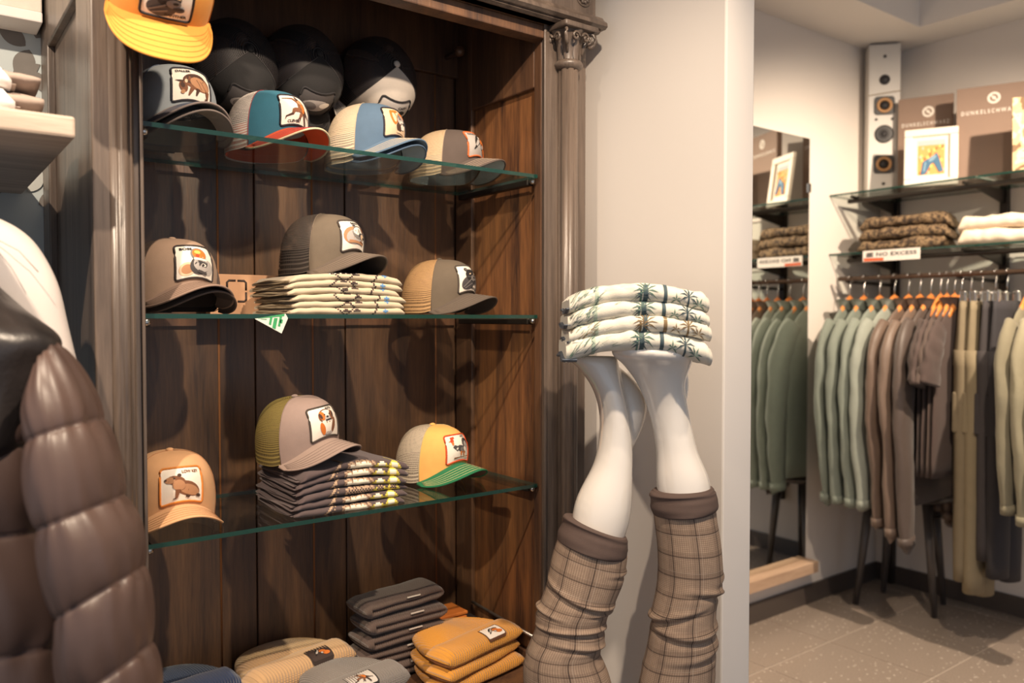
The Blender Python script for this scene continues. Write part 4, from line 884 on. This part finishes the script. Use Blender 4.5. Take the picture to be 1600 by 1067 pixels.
# ================================================================== left: wooden shelf, folded shirts, hanging jackets
SHW = wood('greyed shelf wood', srgb(146, 128, 114), srgb(196, 180, 164), sc=(1.2, 14., 14.), det=.6, coat=0)
c0 = at_y(118, 182, 1.30); zt = c0.z; xs = c0.x
tag(boxo('wall_shelf', -1.2, xs, 1.30, YB-.001, zt-.031, zt, SHW, None, .004), 'greyish wooden wall shelf left of the cabinet', 'shelf')
SW = plain('white cotton', srgb(232, 226, 222), .85, .03, 30., .15, 500., sheen=.2); SG = plain('taupe cotton', srgb(160, 144, 134), .85)
for k in range(3):
    r_ = folded('folded_shirt', None, .30, .2, .034, 70.1+k, SW, (xs-.205-.004*k, 1.44, zt+.0335*k), D(0), ('lowest', 'middle', 'uppermost')[k] + ' white folded shirt on the wooden shelf by the wallpaper', 'shirt', 'white shirts on the wooden shelf', lambda x: -.004*x, .5, 1, SG, None, rough=.004, lay_side=1)
    b = MB(); rr = []
    for q in range(9):
        t = q/8; x = .135 + .055*t; h2 = .017*(1-.35*t*t)
        rr.append([Vector((x, .09+.075*math.cos(2*PI*s_/20), .017+.0+h2*math.sin(2*PI*s_/20)+.003*nz(t*3, s_*.2, k))) for s_ in range(20)])
    b.rings(rr); b.build('sleeve_end', SG, r_)
zl = at_y(40, 31, 1.86).z; zm = at_y(40, 14, 1.86).z
tag(boxo('wall_shelf', -1.2, at_y(67, 30, 1.86).x, 1.86, YB-.001, zl, zm, SW, None, .003), 'white upper wall shelf at the top left corner', 'shelf')
tag(boxo('storage_box', -.5, at_y(66, 8, 1.87).x, 1.87, YB-.002, zm+.001, zm+.12, plain('cream card', srgb(214, 204, 192), .8), None, .003), 'cream storage box on the white upper shelf', 'box')
# white shirt hanging behind the padded jacket
JD = 1.0
RAILZ = 1.60
b = MB(); wsh = empty('white_shirt', at_d(-40, 900, 1.16), 'plain white shirt hanging behind the padded jacket at the left', 'shirt')
prs = [((-70, 322), (-30, 330)), ((-140, 345), (18, 353)), ((-190, 385), (56, 388)), ((-205, 440), (84, 440)), ((-215, 510), (102, 510)), ((-220, 590), (120, 590)), ((-225, 670), (137, 670)), ((-225, 730), (149, 728)), ((-225, 860), (158, 860)), ((-225, 1000), (160, 1000))]
sh = lambda t, an: .004*nz(t*6, math.cos(an)*3, 2)+.003*nz(t*2, math.cos(an)*8, 5)
b.rings(pair_rings(prs, [.02, .05, .06, .065, .07, .075, .08, .08, .08, .08], [1.16]*10, 48, 6, sh)); wb = b.build('shirt_body', plain('off white jersey', srgb(196, 188, 184), .85, .03, 30., .15, 500.), wsh, 0, 0, True)
b = MB(); b.tube([at_d(u, v_, 1.155-.045) for u, v_ in ((-60, 360), (-10, 371), (30, 392), (60, 425))], .0008, 6);  b.build('seam', plain('shirt seam', srgb(170, 160, 156)), wb)
PUF = plain('dark brown padded nylon', srgb(82, 64, 58), .42, .1, 25., .1, 90., spec=.6); LEA = plain('black leather', srgb(40, 36, 36), .36, .15, 25., .25, 140., spec=.6)
pj = empty('padded_jacket', at_d(20, 1100, JD), 'dark brown quilted padded jacket with black leather shoulders in the foreground', 'jacket')
def baffles(rows, amp, wr):
    def f(t, an):
        x = t*rows[-1]; ph = 0
        for i in range(len(rows)-1):
            if rows[i] <= x <= rows[i+1] + 1e-9: ph = (x-rows[i])/(rows[i+1]-rows[i]); break
        ph = ph
        q = max(0., math.sin(PI*min(1, max(0, ph))))**.6
        edge = 1-q
        return amp*(q-.55) + wr*(math.sin(an*14+3*nz(t*7, an))*.5+nz(t*5, an*4, 3))*(.35+edge*.8)
    return f
slv = [((60, 600), (88, 533)), ((56, 640), (120, 590)), ((58, 690), (150, 655)), ((62, 752), (168, 715)), ((74, 822), (184, 778)), ((88, 890), (203, 832)), ((102, 958), (216, 890)), ((110, 1020), (222, 950)), ((114, 1085), (230, 1012)), ((124, 1180), (242, 1100))]
b = MB(); b.rings(pair_rings(slv, [.03, .05, .065, .07, .075, .075, .075, .075, .075, .07], [JD]*10, 72, 16, baffles([0, 2, 4, 6, 8, 9], .010, .0034))); b.build('sleeve', PUF, pj, 0, 0, True)
tor = [((-250, 620), (56, 640)), ((-258, 690), (60, 692)), ((-262, 750), (66, 760)), ((-266, 812), (72, 826)), ((-270, 900), (92, 915)), ((-272, 986), (103, 1000)), ((-272, 1080), (108, 1090)), ((-270, 1180), (112, 1190))]
b = MB(); b.rings(pair_rings(tor, [.08, .09, .095, .095, .1, .1, .1, .1], [JD+.05]*8, 90, 16, baffles([0, 1, 3, 5, 7], .011, .0036))); b.build('torso', PUF, pj, 0, 0, True)
yk = [((-60, 425), (-25, 432)), ((-110, 440), (8, 468)), ((-170, 480), (48, 497)), ((-215, 530), (86, 532)), ((-240, 580), (80, 580)), ((-250, 630), (64, 635)), ((-252, 690), (60, 692)), ((-250, 705), (55, 706))]
b = MB(); b.rings(pair_rings(yk, [.02, .05, .07, .085, .095, .102, .106, .10], [JD+.05]*8, 64, 10, lambda t, an: .006*nz(t*4, math.cos(an)*5, 8)+.003*nz(t*3, math.cos(an)*14, 1))); b.build('shoulder_yoke', LEA, pj, 0, 0, True)
# wall bar that the jackets hang from, just outside the frame at left
rl = empty('garment_rail', (.05, YB, 1.46), 'dark metal wall bar carrying the white shirt and padded jacket', 'rail')
b = MB(); b.tube([(.05, YB-.004, 1.46), (.05, .80, 1.46), (.05, .78, 1.475)], .011, 12); b.build('bar', DARKM, rl, 0, 0, True)
b = MB(); b.lathe([(.03, 0), (.03, .006), (.012, .012)], 20, Matrix.Translation((.05, YB-.0005, 1.46)) @ Matrix.Rotation(PI/2, 4, 'X')); b.build('wall_flange', DARKM, rl, 0, 0, True)
# ================================================================== side room
# mirror
MIR = bpy.data.materials.new('mirror glass'); MIR.use_nodes = True; _p = MIR.node_tree.nodes['Principled BSDF']; _p.inputs['Metallic'].default_value = 1; _p.inputs['Roughness'].default_value = .012; _p.inputs['Base Color'].default_value = (.80, .82, .80, 1)
mx1 = at_y(1257, 500, YM).x; mz1 = at_y(1257, 217, YM).z; mz0 = at_y(1248, 873, YM).z
mr = empty('wall_mirror', (mx1-.33, YM-.02, mz0), 'tall frameless mirror on a wooden ledge reflecting green jackets', 'mirror')
boxo('mirror_pane', mx1-.66, mx1, YM-.018, YM-.006, mz0, mz1, MIR, mr, .001)
boxo('ledge', mx1-.66, mx1+.02, YM-.07, YM-.001, mz0-.05, mz0-.001, wood('light ledge wood', srgb(170, 140, 116), srgb(206, 176, 150), sc=(1.2, 12., 12.), coat=0), mr, .003)
boxo('clip', mx1-.012, mx1+.004, YM-.024, YM-.018, mz0+1.62, mz0+1.66, CHROME, mr, .001)
# wall rack: uprights, brackets, two glass shelves, rail
GX = 3.38; XW = XR
gz1 = at_x(1297, 305, GX).z; gz2 = at_x(1297, 397, GX).z; rz = at_x(1312, 436, GX).z
rk = empty('wall_rack', (XR-.03, 1.4, 0), 'dark metal wall rack carrying glass shelves and a hanging rail', 'rack')
for y in (2.0, 1.52, .95):
    up = boxo('upright', XR-.032, XR-.001, y-.016, y+.016, .0 if y > 1.9 else .3, gz1+.05, DARKM, rk, .002)
    for z in (gz1-.008, gz2-.008):
        b = MB(); T = None
        b.prism([(XR-.03, z-.06), (XR-.03, z-.045), (XR-.03, z-.001), (GX+.03, z-.001), (GX+.03, z-.012), (GX+.12, z-.014)], -.005, .005, Matrix(((1, 0, 0, 0), (0, 0, 1, y), (0, 1, 0, 0), (0, 0, 0, 1)))); b.build('bracket', DARKM, rk, .001, 0, True)
    b = MB(); b.tube([(XR-.02, y, rz-.02), (GX, y, rz-.012)], .008, 8); b.build('rail_arm', DARKM, rk, 0, 0, True)
b = MB(); b.tube([(GX, at_x(1311, 436, GX).y, rz), (GX, .5, rz)], .010, 12); b.build('rail', plain('bronze rail', srgb(92, 74, 62), .35, metal=.7), rk, 0, 0, True)
for z in (gz1-.03, gz2-.03): b = MB(); b.tube([(GX+.06, 2.03, z), (GX+.06, .5, z)], .011, 10); b.build('cross_bar', DARKM, rk, 0, 0, True)
gy = at_x(1297, 305, GX).y
gshelf(GX-.005, XR-.034, 1.46, gy, gz1, .008, 'upper glass shelf in the side room carrying the picture and boxes', 'side room glass shelves')
gshelf(GX-.005, XR-.034, .5, 1.45, gz1, .008, 'upper glass shelf in the side room at the right picture edge', 'side room glass shelves')
gshelf(GX-.005, XR-.034, 1.46, gy, gz2, .008, 'lower glass shelf in the side room carrying camouflage sweaters', 'side room glass shelves')
gshelf(GX-.005, XR-.034, .5, 1.45, gz2, .008, 'lower glass shelf in the side room near the right picture edge', 'side room glass shelves')
# loudspeaker
sx = 3.62; sp = at_x(1380, 300, sx); aim = math.atan2(-sp.x, sp.y)
spk = empty('loudspeaker', (sp.x, sp.y, gz1), 'slim white floor type loudspeaker standing in the corner on the upper glass shelf', 'loudspeaker', None, (0, 0, aim*.8))
shh = at_d(1380, 71, (sp-CAM).dot(vfw)).z - gz1; sw = .068
b = MB(); b.box(-sw, sw, 0, .12, 0, shh); b.build('cabinet_body', plain('white speaker lacquer', srgb(206, 202, 196), .5, .04, 20., .05), spk, .003)
BLK = plain('black rubber', srgb(38, 36, 38), .5); RNG = plain('tan driver ring', srgb(176, 132, 86), .45)
def zf(v_): return at_d(1380, v_, (sp-CAM).dot(vfw)).z - gz1
TF = lambda z: Matrix.Translation((0, 0, z)) @ Matrix.Rotation(PI/2, 4, 'X')
for v_, kind in ((90, 'port'), (126, 'dome'), (166, 'woofer'), (187, 'twin'), (210, 'cone'), (257, 'woofer'), (287, 'port')):
    z = zf(v_)
    if kind == 'woofer':
        b = MB(); b.prism(rrect(.088, .084, .016), 0, .006, TF(z)); w0 = b.build('driver', BLK, spk, .002)
        b = MB(); b.lathe([(.022, .006), (.022, .010), (.034, .010), (.034, .006)], 28, TF(z)); b.build('driver_ring', RNG, w0)
        b = MB(); b.lathe([(.022, .0062), (.012, .0066), (.008, .010), (.001, .012)], 24, TF(z)); b.build('dust_cap', BLK, w0)
    elif kind == 'cone': b = MB(); b.lathe([(.041, 0), (.041, .004), (.034, .006), (.014, .002), (.010, .006), (.001, .008)], 28, TF(z)); b.build('driver', BLK, spk)
    elif kind == 'dome': b = MB(); b.lathe([(.023, 0), (.023, .003), (.017, .004), (.012, .008), (.001, .010)], 24, TF(z)); b.build('tweeter', BLK, spk)
    elif kind == 'twin':
        for x in (-.034, .034): b = MB(); b.lathe([(.006, 0), (.006, .003), (.001, .003)], 12, TF(z) @ Matrix.Translation((x, 0, 0))); b.build('port', BLK, spk)
    else: b = MB(); b.lathe([(.007, 0), (.007, .003), (.001, .003)], 12, TF(z)); b.build('port', BLK, spk)
b = MB(); zz = zf(147); b.tube([(-sw-.002, -.002, zz-.008), (0, -.003, zz), (sw+.002, -.002, zz+.008)], .002, 6); b.build('cord', plain('jute cord', srgb(150, 130, 100)), spk)
# brand display cards, picture, photo board on the upper shelf
BR = plain('taupe brown board', srgb(138, 116, 102), .75, .04, 20., .05); LT = flat('pale print', srgb(226, 218, 208)); 
def board(u0, u1, vt, vb, X, label, word, wy, cy, yawk=.55):
    pl = at_x(u0, vb, X); ww = None; d_ = (pl-CAM).dot(vfw); ht = at_d(u0, vt, d_).z - gz1
    yaw = -PI/2 + D(22)
    pr_ = ray(u1, vb); dirx = Vector((math.cos(yaw), math.sin(yaw))); # intersect the ray with the board line
    a = pr_.x*dirx.y - pr_.y*dirx.x; t = (pl.x*dirx.y - pl.y*dirx.x)/a; W_ = (Vector((pr_.x*t, pr_.y*t)) - Vector((pl.x, pl.y))).length
    r_ = empty('display_board', (pl.x, pl.y, gz1), label, 'board', 'brown brand boards', (0, 0, yaw))
    b = MB(); b.box(0, W_, 0, .03, 0, ht); bo = b.build('panel', BR, r_, .001)
    fn = lambda x, y, o: Vector((x, -o, y))
    b = MB(); b.mesh2d(text2d(word, W_*.86, .017, W_*.5, ht*wy, .02, 1.5), fn, .0008); b.build('lettering', LT, r_)
    b = MB(); b.polys([(ell(W_*.55, ht*cy, .024, .024, 0, 28), 0), (ell(W_*.55, ht*cy, .015, .015, 0, 24), 1), (seg(W_*.55-.012, ht*cy+.012, W_*.55+.012, ht*cy-.012, .003), 0), (ell(W_*.55, ht*cy, .007, .007), 0)], fn, .0008, .0003); b.build('round_logo', [LT, BR], r_)
    return r_, W_, ht
board(1402, 1488, 157, 292, 3.62, 'left brown board lettered DUNKELSCHWARZ behind the framed picture', 'DUNKELSCHWARZ', .72, .84)
board(1493, 1600, 141, 287, 3.58, 'taller right brown board lettered DUNKELSCHWARZ beside the framed picture', 'DUNKELSCHWARZ', .74, .87)
pl = at_x(1412, 292, 3.46); yaw = -PI/2+D(26); d_ = (pl-CAM).dot(vfw); ph_ = at_d(1410, 203, d_).z-gz1; W_ = .205
pic = empty('framed_picture', (pl.x, pl.y, gz1), 'white framed picture of blue jeans on an orange ground', 'picture', None, (D(-8), 0, yaw))
WF = plain('white frame lacquer', srgb(232, 222, 208), .5, .02, 20., .05); fw = .032
for x0, x1, z0, z1 in ((0, W_, 0, fw), (0, W_, ph_-fw, ph_), (0, fw, fw, ph_-fw), (W_-fw, W_, fw, ph_-fw)): b = MB(); b.box(x0, x1, -.018, .0, z0, z1); b.build('frame_bar', WF, pic, .004)
b = MB(); b.box(fw-.002, W_-fw+.002, -.004, 0, fw-.002, ph_-fw+.002); b.build('mount', plain('cream mount', srgb(226, 220, 206)), pic)
ix0, ix1, iz0, iz1 = fw+.02, W_-fw-.018, fw+.02, ph_-fw-.018
b = MB(); fn = lambda x, y, o: Vector((lerp(ix0, ix1, x), -.004-o, lerp(iz0, iz1, y)))
it = [([(0, 0), (1, 0), (1, 1), (0, 1)], 0), ([(0, .86), (1, .86), (1, 1), (0, 1)], 1)]
rnd = random.Random(3)
for q in range(34): it.append((ell(rnd.random()*.9+.05, rnd.random()*.76+.05, .05, .05), rnd.choice((2, 3, 4))))
it += [([(.2, .38), (.45, .48), (.72, .62), (.82, .4), (.95, .08), (.8, .05), (.6, .34), (.5, .3), (.3, .02), (.12, .0)], 5), (ell(.55, .46, .16, .06, .5), 6), (seg(.3, .36, .24, .1, .03), 6)]
b.polys(it, fn, .0008, .0001); b.build('print', [flat('orange art', srgb(226, 156, 90)), flat('grey sky art', srgb(170, 178, 180)), flat('pink art', srgb(228, 176, 150)), flat('brown orange art', srgb(196, 110, 54)), flat('yellow art', srgb(236, 196, 110)), flat('denim art', srgb(66, 106, 136)), flat('pale denim art', srgb(120, 152, 172))], pic)
pb_ = at_x(1582, 272, 3.40); d_ = (pb_-CAM).dot(vfw); hb = at_d(1582, 150, d_).z-gz1
bd = empty('photo_board', (pb_.x, pb_.y, gz1), 'sepia landscape photo board at the right edge of the upper shelf', 'board', None, (D(-6), 0, -PI/2+D(30)))
b = MB(); b.box(0, .25, 0, .012, 0, hb); b.build('panel', camo('sepia photo print', [srgb(120, 96, 72), srgb(196, 168, 130), srgb(222, 200, 164), srgb(150, 124, 96)], 16.), bd, .001)
# camouflage sweaters, cream sweaters, sign on the lower shelf
CAMO = camo('brown camouflage knit', [srgb(58, 46, 36), srgb(104, 84, 62), srgb(134, 112, 84), srgb(76, 62, 46)], 48.)
p = at_x(1350, 404, GX+.03)
yawS = -PI/2+D(14)
for k in range(3):
    folded('folded_sweater', None, .36, .22, .052, 81.1+k*2.3, CAMO, (GX+.03+.01*k, p.y-.165, gz2+.047*k), yawS, ('lowest', 'middle', 'uppermost')[k] + ' brown camouflage sweater of the stack on the lower glass shelf', 'sweater', 'camouflage sweaters', lambda x, k=k: .016*math.sin(PI*x)*k*.5, .4, 0, None, None, rough=.008, hv=.3)
CRS = plain('cream flecked knit', srgb(222, 206, 184), .9, .12, 60., .4, 160.)
p = at_x(1505, 385, GX+.02)
for k in range(2):
    folded('folded_sweater', None, .34, .24, .058, 91.1+k*2.3, CRS, (GX+.02, p.y-.16, gz2+.054*k), yawS, ('lower', 'upper')[k] + ' cream flecked folded sweater on the lower glass shelf', 'sweater', 'cream folded sweaters', lambda x, k=k: .006*math.sin(PI*x)*k, .4, 0, None, None, rough=.006, hv=.2)
q0 = at_x(1348, 402, GX-.012); q1 = at_x(1437, 398, GX-.012); d_ = (q0-CAM).dot(vfw); sh_ = 17/F*d_
sg = empty('shelf_sign', (GX-.012, q0.y, gz2-.034), 'white shelf edge sign lettered NO EXCESS with an orange corner', 'sign', None, (0, 0, -PI/2)); W_ = q0.y-q1.y
b = MB(); b.box(0, W_, 0, .004, -.012, sh_-.012); b.build('plate', plain('white sign plastic', srgb(232, 224, 216), .5), sg, .0005)
fn = lambda x, y, o: Vector((x, -o, y-.012))
b = MB(); b.mesh2d(text2d('NO EXCESS', W_*.7, sh_*.34, W_*.6, sh_*.62, .02, 1.05), fn, .0008); b.polys([(seg(W_*.07, sh_*.5, W_*.19, sh_*.5, .004), 0), (seg(W_*.07, sh_*.7, W_*.19, sh_*.72, .004), 0)], fn, .0008); b.build('lettering', plain('black sign ink', srgb(46, 42, 44)), sg)
b = MB(); b.polys([([(W_*.02, sh_*.04), (W_*.38, sh_*.04), (W_*.38, sh_*.3), (W_*.02, sh_*.34)], 0)], fn, .0006); b.build('orange_band', plain('orange sign ink', srgb(206, 96, 54)), sg)
# hangers and garments on the rail
HW = wood('beech hanger wood', srgb(190, 112, 52), srgb(230, 154, 84), sc=(1., 20., 20.), coat=.3, rough=.3)
def hanger(Y, rot, label):
    h = empty('coat_hanger', (GX, Y, rz), label, 'hanger', 'wooden hangers', (0, 0, rot))
    b = MB(); pa = [(0, 0, .0125)]
    pa = [Vector((.0125*math.cos(a), 0, .0125*math.sin(a))) for a in [D(-10+k*21) for k in range(11)]]
    pa = pa[::-1]; pa = [Vector((.0, 0, -.085)), Vector((0, 0, -.05)), Vector((.004, 0, -.03)), Vector((.014, 0, -.012))] + [Vector((.0135*math.cos(D(k)), 0, .0135*math.sin(D(k)))) for k in range(0, 200, 20)]
    b.tube(pa, .0022, 8); b.build('hook', CHROME, h)
    b = MB(); pa = []; rr = []; r2 = []
    for k in range(17):
        t = k/16*2-1; pa.append(Vector((t*.105, .0, -.098-.075*abs(t)**1.2))); rr.append(.009); r2.append(.024 - .013*abs(t))
    b.tube(pa, rr, 12, r2=r2, up=(0, 0, 1)); b.build('shoulder_bar', HW, h)
    return h
def jacket(Y, rot, col, label, group, L_=.92, sl=.70, cat='jacket', name='hanging_jacket', short=False, shine=.75, collar=True, half=.195, seed=1., neck=0.):
    m = plain(name.replace('_', ' ') + ' cloth', col, shine, .1, 30., .25, 160., sheen=.15)
    r_ = empty(name, (GX, Y, rz), label, cat, group, (0, 0, rot)); rs = []; n = 36
    zs = [-.115, -.13, -.16, -.20, -.25, -.32] + [lerp(-.32, -L_, k/8) for k in range(1, 9)]
    av = [.05, .075, .12, .16, .185, half] + [half*lerp(1, 1.05, k/8) for k in range(1, 9)]
    for i, z in enumerate(zs):
        th = lerp(.010, .012 if short else .026, min(1, i/6)); ring = []
        for k in range(n):
            a = 2*PI*k/n; f = 1+.22*nz(math.cos(a)*2.2+seed, math.sin(a)*1.4, z*1.2+seed)*min(1, i/5)+.10*math.sin(7*a+seed*3+z*3)*min(1, i/6)
            ring.append(Vector((av[i]*math.cos(a), (th*math.sin(a)*f), z)))
        rs.append(ring)
    b = MB(); b.rings(rs); wrinkle(b, .007, 26., 5., seed*3, -.2); b.build('body', m, r_)
    for s_ in (-1, 1):
        if short: pa = [Vector((s_*.15, 0, -.21)), Vector((s_*.20, -.008, -.27)), Vector((s_*.235, -.012, -.34)), Vector((s_*.255, -.016, -.43))]; rr = [.045, .055, .062, .066]; r2 = [.014, .017, .02, .022]
        else:
            pa = [Vector((s_*.155, 0, -.205)), Vector((s_*.205, -.006, -.28)), Vector((s_*.235, -.012, -.40)), Vector((s_*.245, -.016, -.55)), Vector((s_*.24, -.022, -.72)), Vector((s_*.225, -.026, -.27-sl+.03)), Vector((s_*.222, -.026, -.27-sl))]; rr = [.05, .066, .068, .062, .055, .044, .044]; r2 = [.022, .027, .027, .026, .024, .021, .021]
        K = 26; path = [interp(pa, k/K) for k in range(K+1)]; ra = [interp(rr, k/K)*(1+.05*nz(k*.3, seed, s_)) for k in range(K+1)]; rb = [interp(r2, k/K)*(1+.16*nz(k*.35, seed+3, s_)) for k in range(K+1)]
        path = [q + Vector((.006*nz(k*.22, seed, 4+s_), .006*nz(k*.22, seed, 8), 0)) for k, q in enumerate(path)]
        b = MB(); b.tube(path, ra, 16, r2=rb, up=(0, 1, 0)); wrinkle(b, .009, 30., 9., seed*5+s_, -.24); so = b.build('sleeve', m, r_)
        if not short:
            b = MB(); b.tube([pa[-2]+Vector((0, 0, -.0)), pa[-1]+Vector((0, 0, -.004))], .047, 16, r2=.028, up=(0, 1, 0)); b.build('cuff', m, so)
            b = MB(); b.sphere(pa[-1]+Vector((s_*.0, -.029, .014)), .006, .003, .006, 8, 5); b.build('cuff_button', BLK, so)
    if collar:
        b = MB()
        def cl(u, t):
            a = lerp(-2.7, 2.7, u) + PI/2; return Vector(((.062+.02*t)*math.cos(a), (.026+.022*t)*math.sin(a), -.135+.055*t-.03*max(0, t-.6) - .02*(1-abs(math.cos(a)))))
        b.grid(cl, 28, 6); b.build('collar', m, r_)
    return r_
def uy(u): return at_x(u, 436, GX).y
SAGE = [srgb(116, 124, 114), srgb(120, 128, 118), srgb(126, 134, 124), srgb(144, 150, 140)]
ordn = ('farthest', 'second', 'third', 'nearest')
for k, u in enumerate((1328, 1350, 1375, 1398)):
    hanger(uy(u), D(4-3*k), 'wooden hanger of the ' + ordn[k] + ' sage green jacket on the rail')
    jacket(uy(u), D(4-3*k), SAGE[k], ordn[k] + ' sage green shirt jacket from the mirror on the side room rail', 'sage green jackets', .9, .68, seed=1.+k)
BRW = [srgb(104, 86, 74), srgb(112, 94, 82), srgb(84, 72, 66)]
for k, u in enumerate((1420, 1438, 1455)):
    hanger(uy(u), D(-4+2*k), 'wooden hanger of the ' + ('left', 'middle', 'right')[k] + ' brown jacket on the rail')
    jacket(uy(u), D(-4+2*k), BRW[k], ('left', 'middle', 'right')[k] + ' brown bomber jacket hanging beside the sage green jackets', 'brown jackets', .93, .74+.03*k, seed=7.+k, shine=.5)
TEE = [srgb(70, 58, 54), srgb(78, 64, 60), srgb(84, 70, 64), srgb(76, 62, 58)]
for k, u in enumerate((1470, 1480, 1492, 1503)):
    hanger(uy(u), D(3-2*k), 'wooden hanger of the ' + ordn[k] + ' dark brown shirt on the rail')
    jacket(uy(u), D(3-2*k), TEE[k], ordn[k] + ' dark brown short sleeved shirt counted from the jackets', 'dark short sleeved shirts', .80, .2, 'shirt', 'hanging_shirt', True, .85, k > 1, seed=13.+k)
def trousers(u, col, label, L_, rot, w_=.11, seed=1.):
    Y = uy(u); h = empty('clip_hanger', (GX, Y, rz), 'chrome clip hanger holding the ' + label.split(' hanging')[0], 'hanger', 'chrome clip hangers', (0, 0, rot))
    b = MB(); b.tube([Vector((0, 0, -.08)), Vector((0, 0, -.045)), Vector((.006, 0, -.025)), Vector((.014, 0, -.008))] + [Vector((.0135*math.cos(D(k)), 0, .0135*math.sin(D(k)))) for k in range(0, 200, 20)], .002, 8); b.tube([(-w_, 0, -.08), (w_, 0, -.08)], .0022, 8); b.build('hook', CHROME, h)
    for s_ in (-1, 1): b = MB(); b.box(s_*w_*.8-.011, s_*w_*.8+.011, -.011, .011, -.118, -.07); b.build('clip', CHROME, h, .003)
    t_ = empty('hanging_trousers', (GX, Y, rz), label, 'trousers', 'trousers on clip hangers', (0, 0, rot)); m = plain('trouser cloth', col, .85, .08, 30., .2, 160.)
    b = MB(); rs = []
    for i in range(8):
        z = lerp(-.11, -.36, i/7); rs.append([Vector((w_*lerp(1, 1.25, i/7)*math.cos(2*PI*k/28), .034*lerp(.6, 1.2, i/7)*math.sin(2*PI*k/28)*(1+.15*math.sin(5*2*PI*k/28+seed)), z)) for k in range(28)])
    b.rings(rs); tb = b.build('waist', m, t_)
    for s_ in (-1, 1):
        b = MB(); rs = []
        for i in range(15):
            z = lerp(-.30, -L_-.04*(s_ > 0), i/14); rs.append([Vector((s_*w_*.62+lerp(.078, .058, i/14)*math.cos(2*PI*k/24), -.01*(s_ < 0)+lerp(.042, .034, i/14)*math.sin(2*PI*k/24)*(1+.12*nz(i*.4, k*.5, seed)), z)) for k in range(24)])
        b.rings(rs); lg = b.build('trouser_leg', m, t_)
        b = MB(); b.box(s_*w_*.62-.05+s_*.02, s_*w_*.62+.05+s_*.02, -.05, .02, -.62, -.46); b.build('cargo_pocket', m, lg, .008)
trousers(1518, srgb(128, 116, 94), 'left khaki cargo trousers hanging beside the dark brown shirts', 1.20, D(6), seed=2.)
trousers(1535, srgb(134, 122, 98), 'right khaki cargo trousers hanging before the dark trousers', 1.24, D(4), seed=3.)
trousers(1556, srgb(60, 56, 58), 'left dark grey trousers hanging between khaki trousers and sweatshirts', 1.10, D(2), seed=4.)
trousers(1574, srgb(52, 50, 54), 'right dark grey trousers hanging beside the olive sweatshirts', 1.16, D(0), seed=5.)
OLV = [srgb(126, 120, 100), srgb(140, 134, 112), srgb(148, 142, 118)]
for k, u in enumerate((1608, 1632, 1664)):
    hanger(uy(u), D(2), 'wooden hanger of the ' + ordn[k+0] + ' olive sweatshirt at the right picture edge')
    jacket(uy(u), D(2), OLV[k], ordn[k] + ' olive green sweatshirt at the right picture edge', 'olive sweatshirts', .78, .60+.03*k, 'sweatshirt', 'hanging_sweatshirt', False, .9, False, .2, seed=19.+k)
# dark stool under the jackets
STL = wood('black stained stool wood', srgb(40, 36, 36), srgb(84, 78, 76), rough=.3, det=.5)
pts = [at_z(u, v_, 0) for u, v_ in ((1337, 944), (1380, 925), (1460, 965), (1474, 944))]
cx_ = sum(p.x for p in pts)/4; cy_ = sum(p.y for p in pts)/4; zt_ = .50
stl = empty('stool', (cx_, cy_, 0), 'dark wooden stool with splayed tapered legs under the hanging jackets', 'stool')
for p in pts:
    t_ = Vector((lerp(p.x, cx_, .28), lerp(p.y, cy_, .28), zt_)); b = MB(); b.tube([Vector((p.x, p.y, 0)), p.lerp(t_, .5), t_], [.012, .018, .023], 14); b.build('leg', STL, stl, 0, 0, True)
b = MB(); b.lathe([(.001, zt_-.005), (.20, zt_-.005), (.215, zt_+.005), (.215, zt_+.02), (.205, zt_+.028), (.001, zt_+.03)], 40, Matrix.Translation((cx_, cy_, 0))); b.build('seat', STL, stl, 0, 0, True)
# ceiling spot heads: the lamps that light the room
for n_, lo_, ta_, pw_, sz_ in LAMPS:
    lo = Vector(lo_); d_ = (Vector(ta_)-lo).normalized(); q = d_.to_track_quat('Z', 'Y').to_matrix().to_4x4()
    h = empty('ceiling_spotlight', lo, 'white ceiling spotlight aimed at the ' + {'cabinet': 'cabinet', 'column': 'mannequin legs', 'shelf': 'wooden wall shelf', 'rack': 'clothes rail', 'mirror': 'mirror wall'}[n_], 'spotlight', 'ceiling spotlights')
    b = MB(); b.lathe([(.05, -.02), (.052, -.10), (.04, -.115), (.001, -.116)], 24, q); b.rings([[q @ Vector((r*math.cos(2*PI*k/24), r*math.sin(2*PI*k/24), z)) for k in range(24)] for r, z in ((.05, -.02), (.046, -.03), (.042, -.09))], False); b.v = b.v; b.build('lamp_head', WHITE, h)
    b = MB(); b.tube([q @ Vector((0, 0, -.08)), Vector((-lo.x*0, 0, ZC+.26-lo.z))], .009, 10); b.build('stem', WHITE, h)
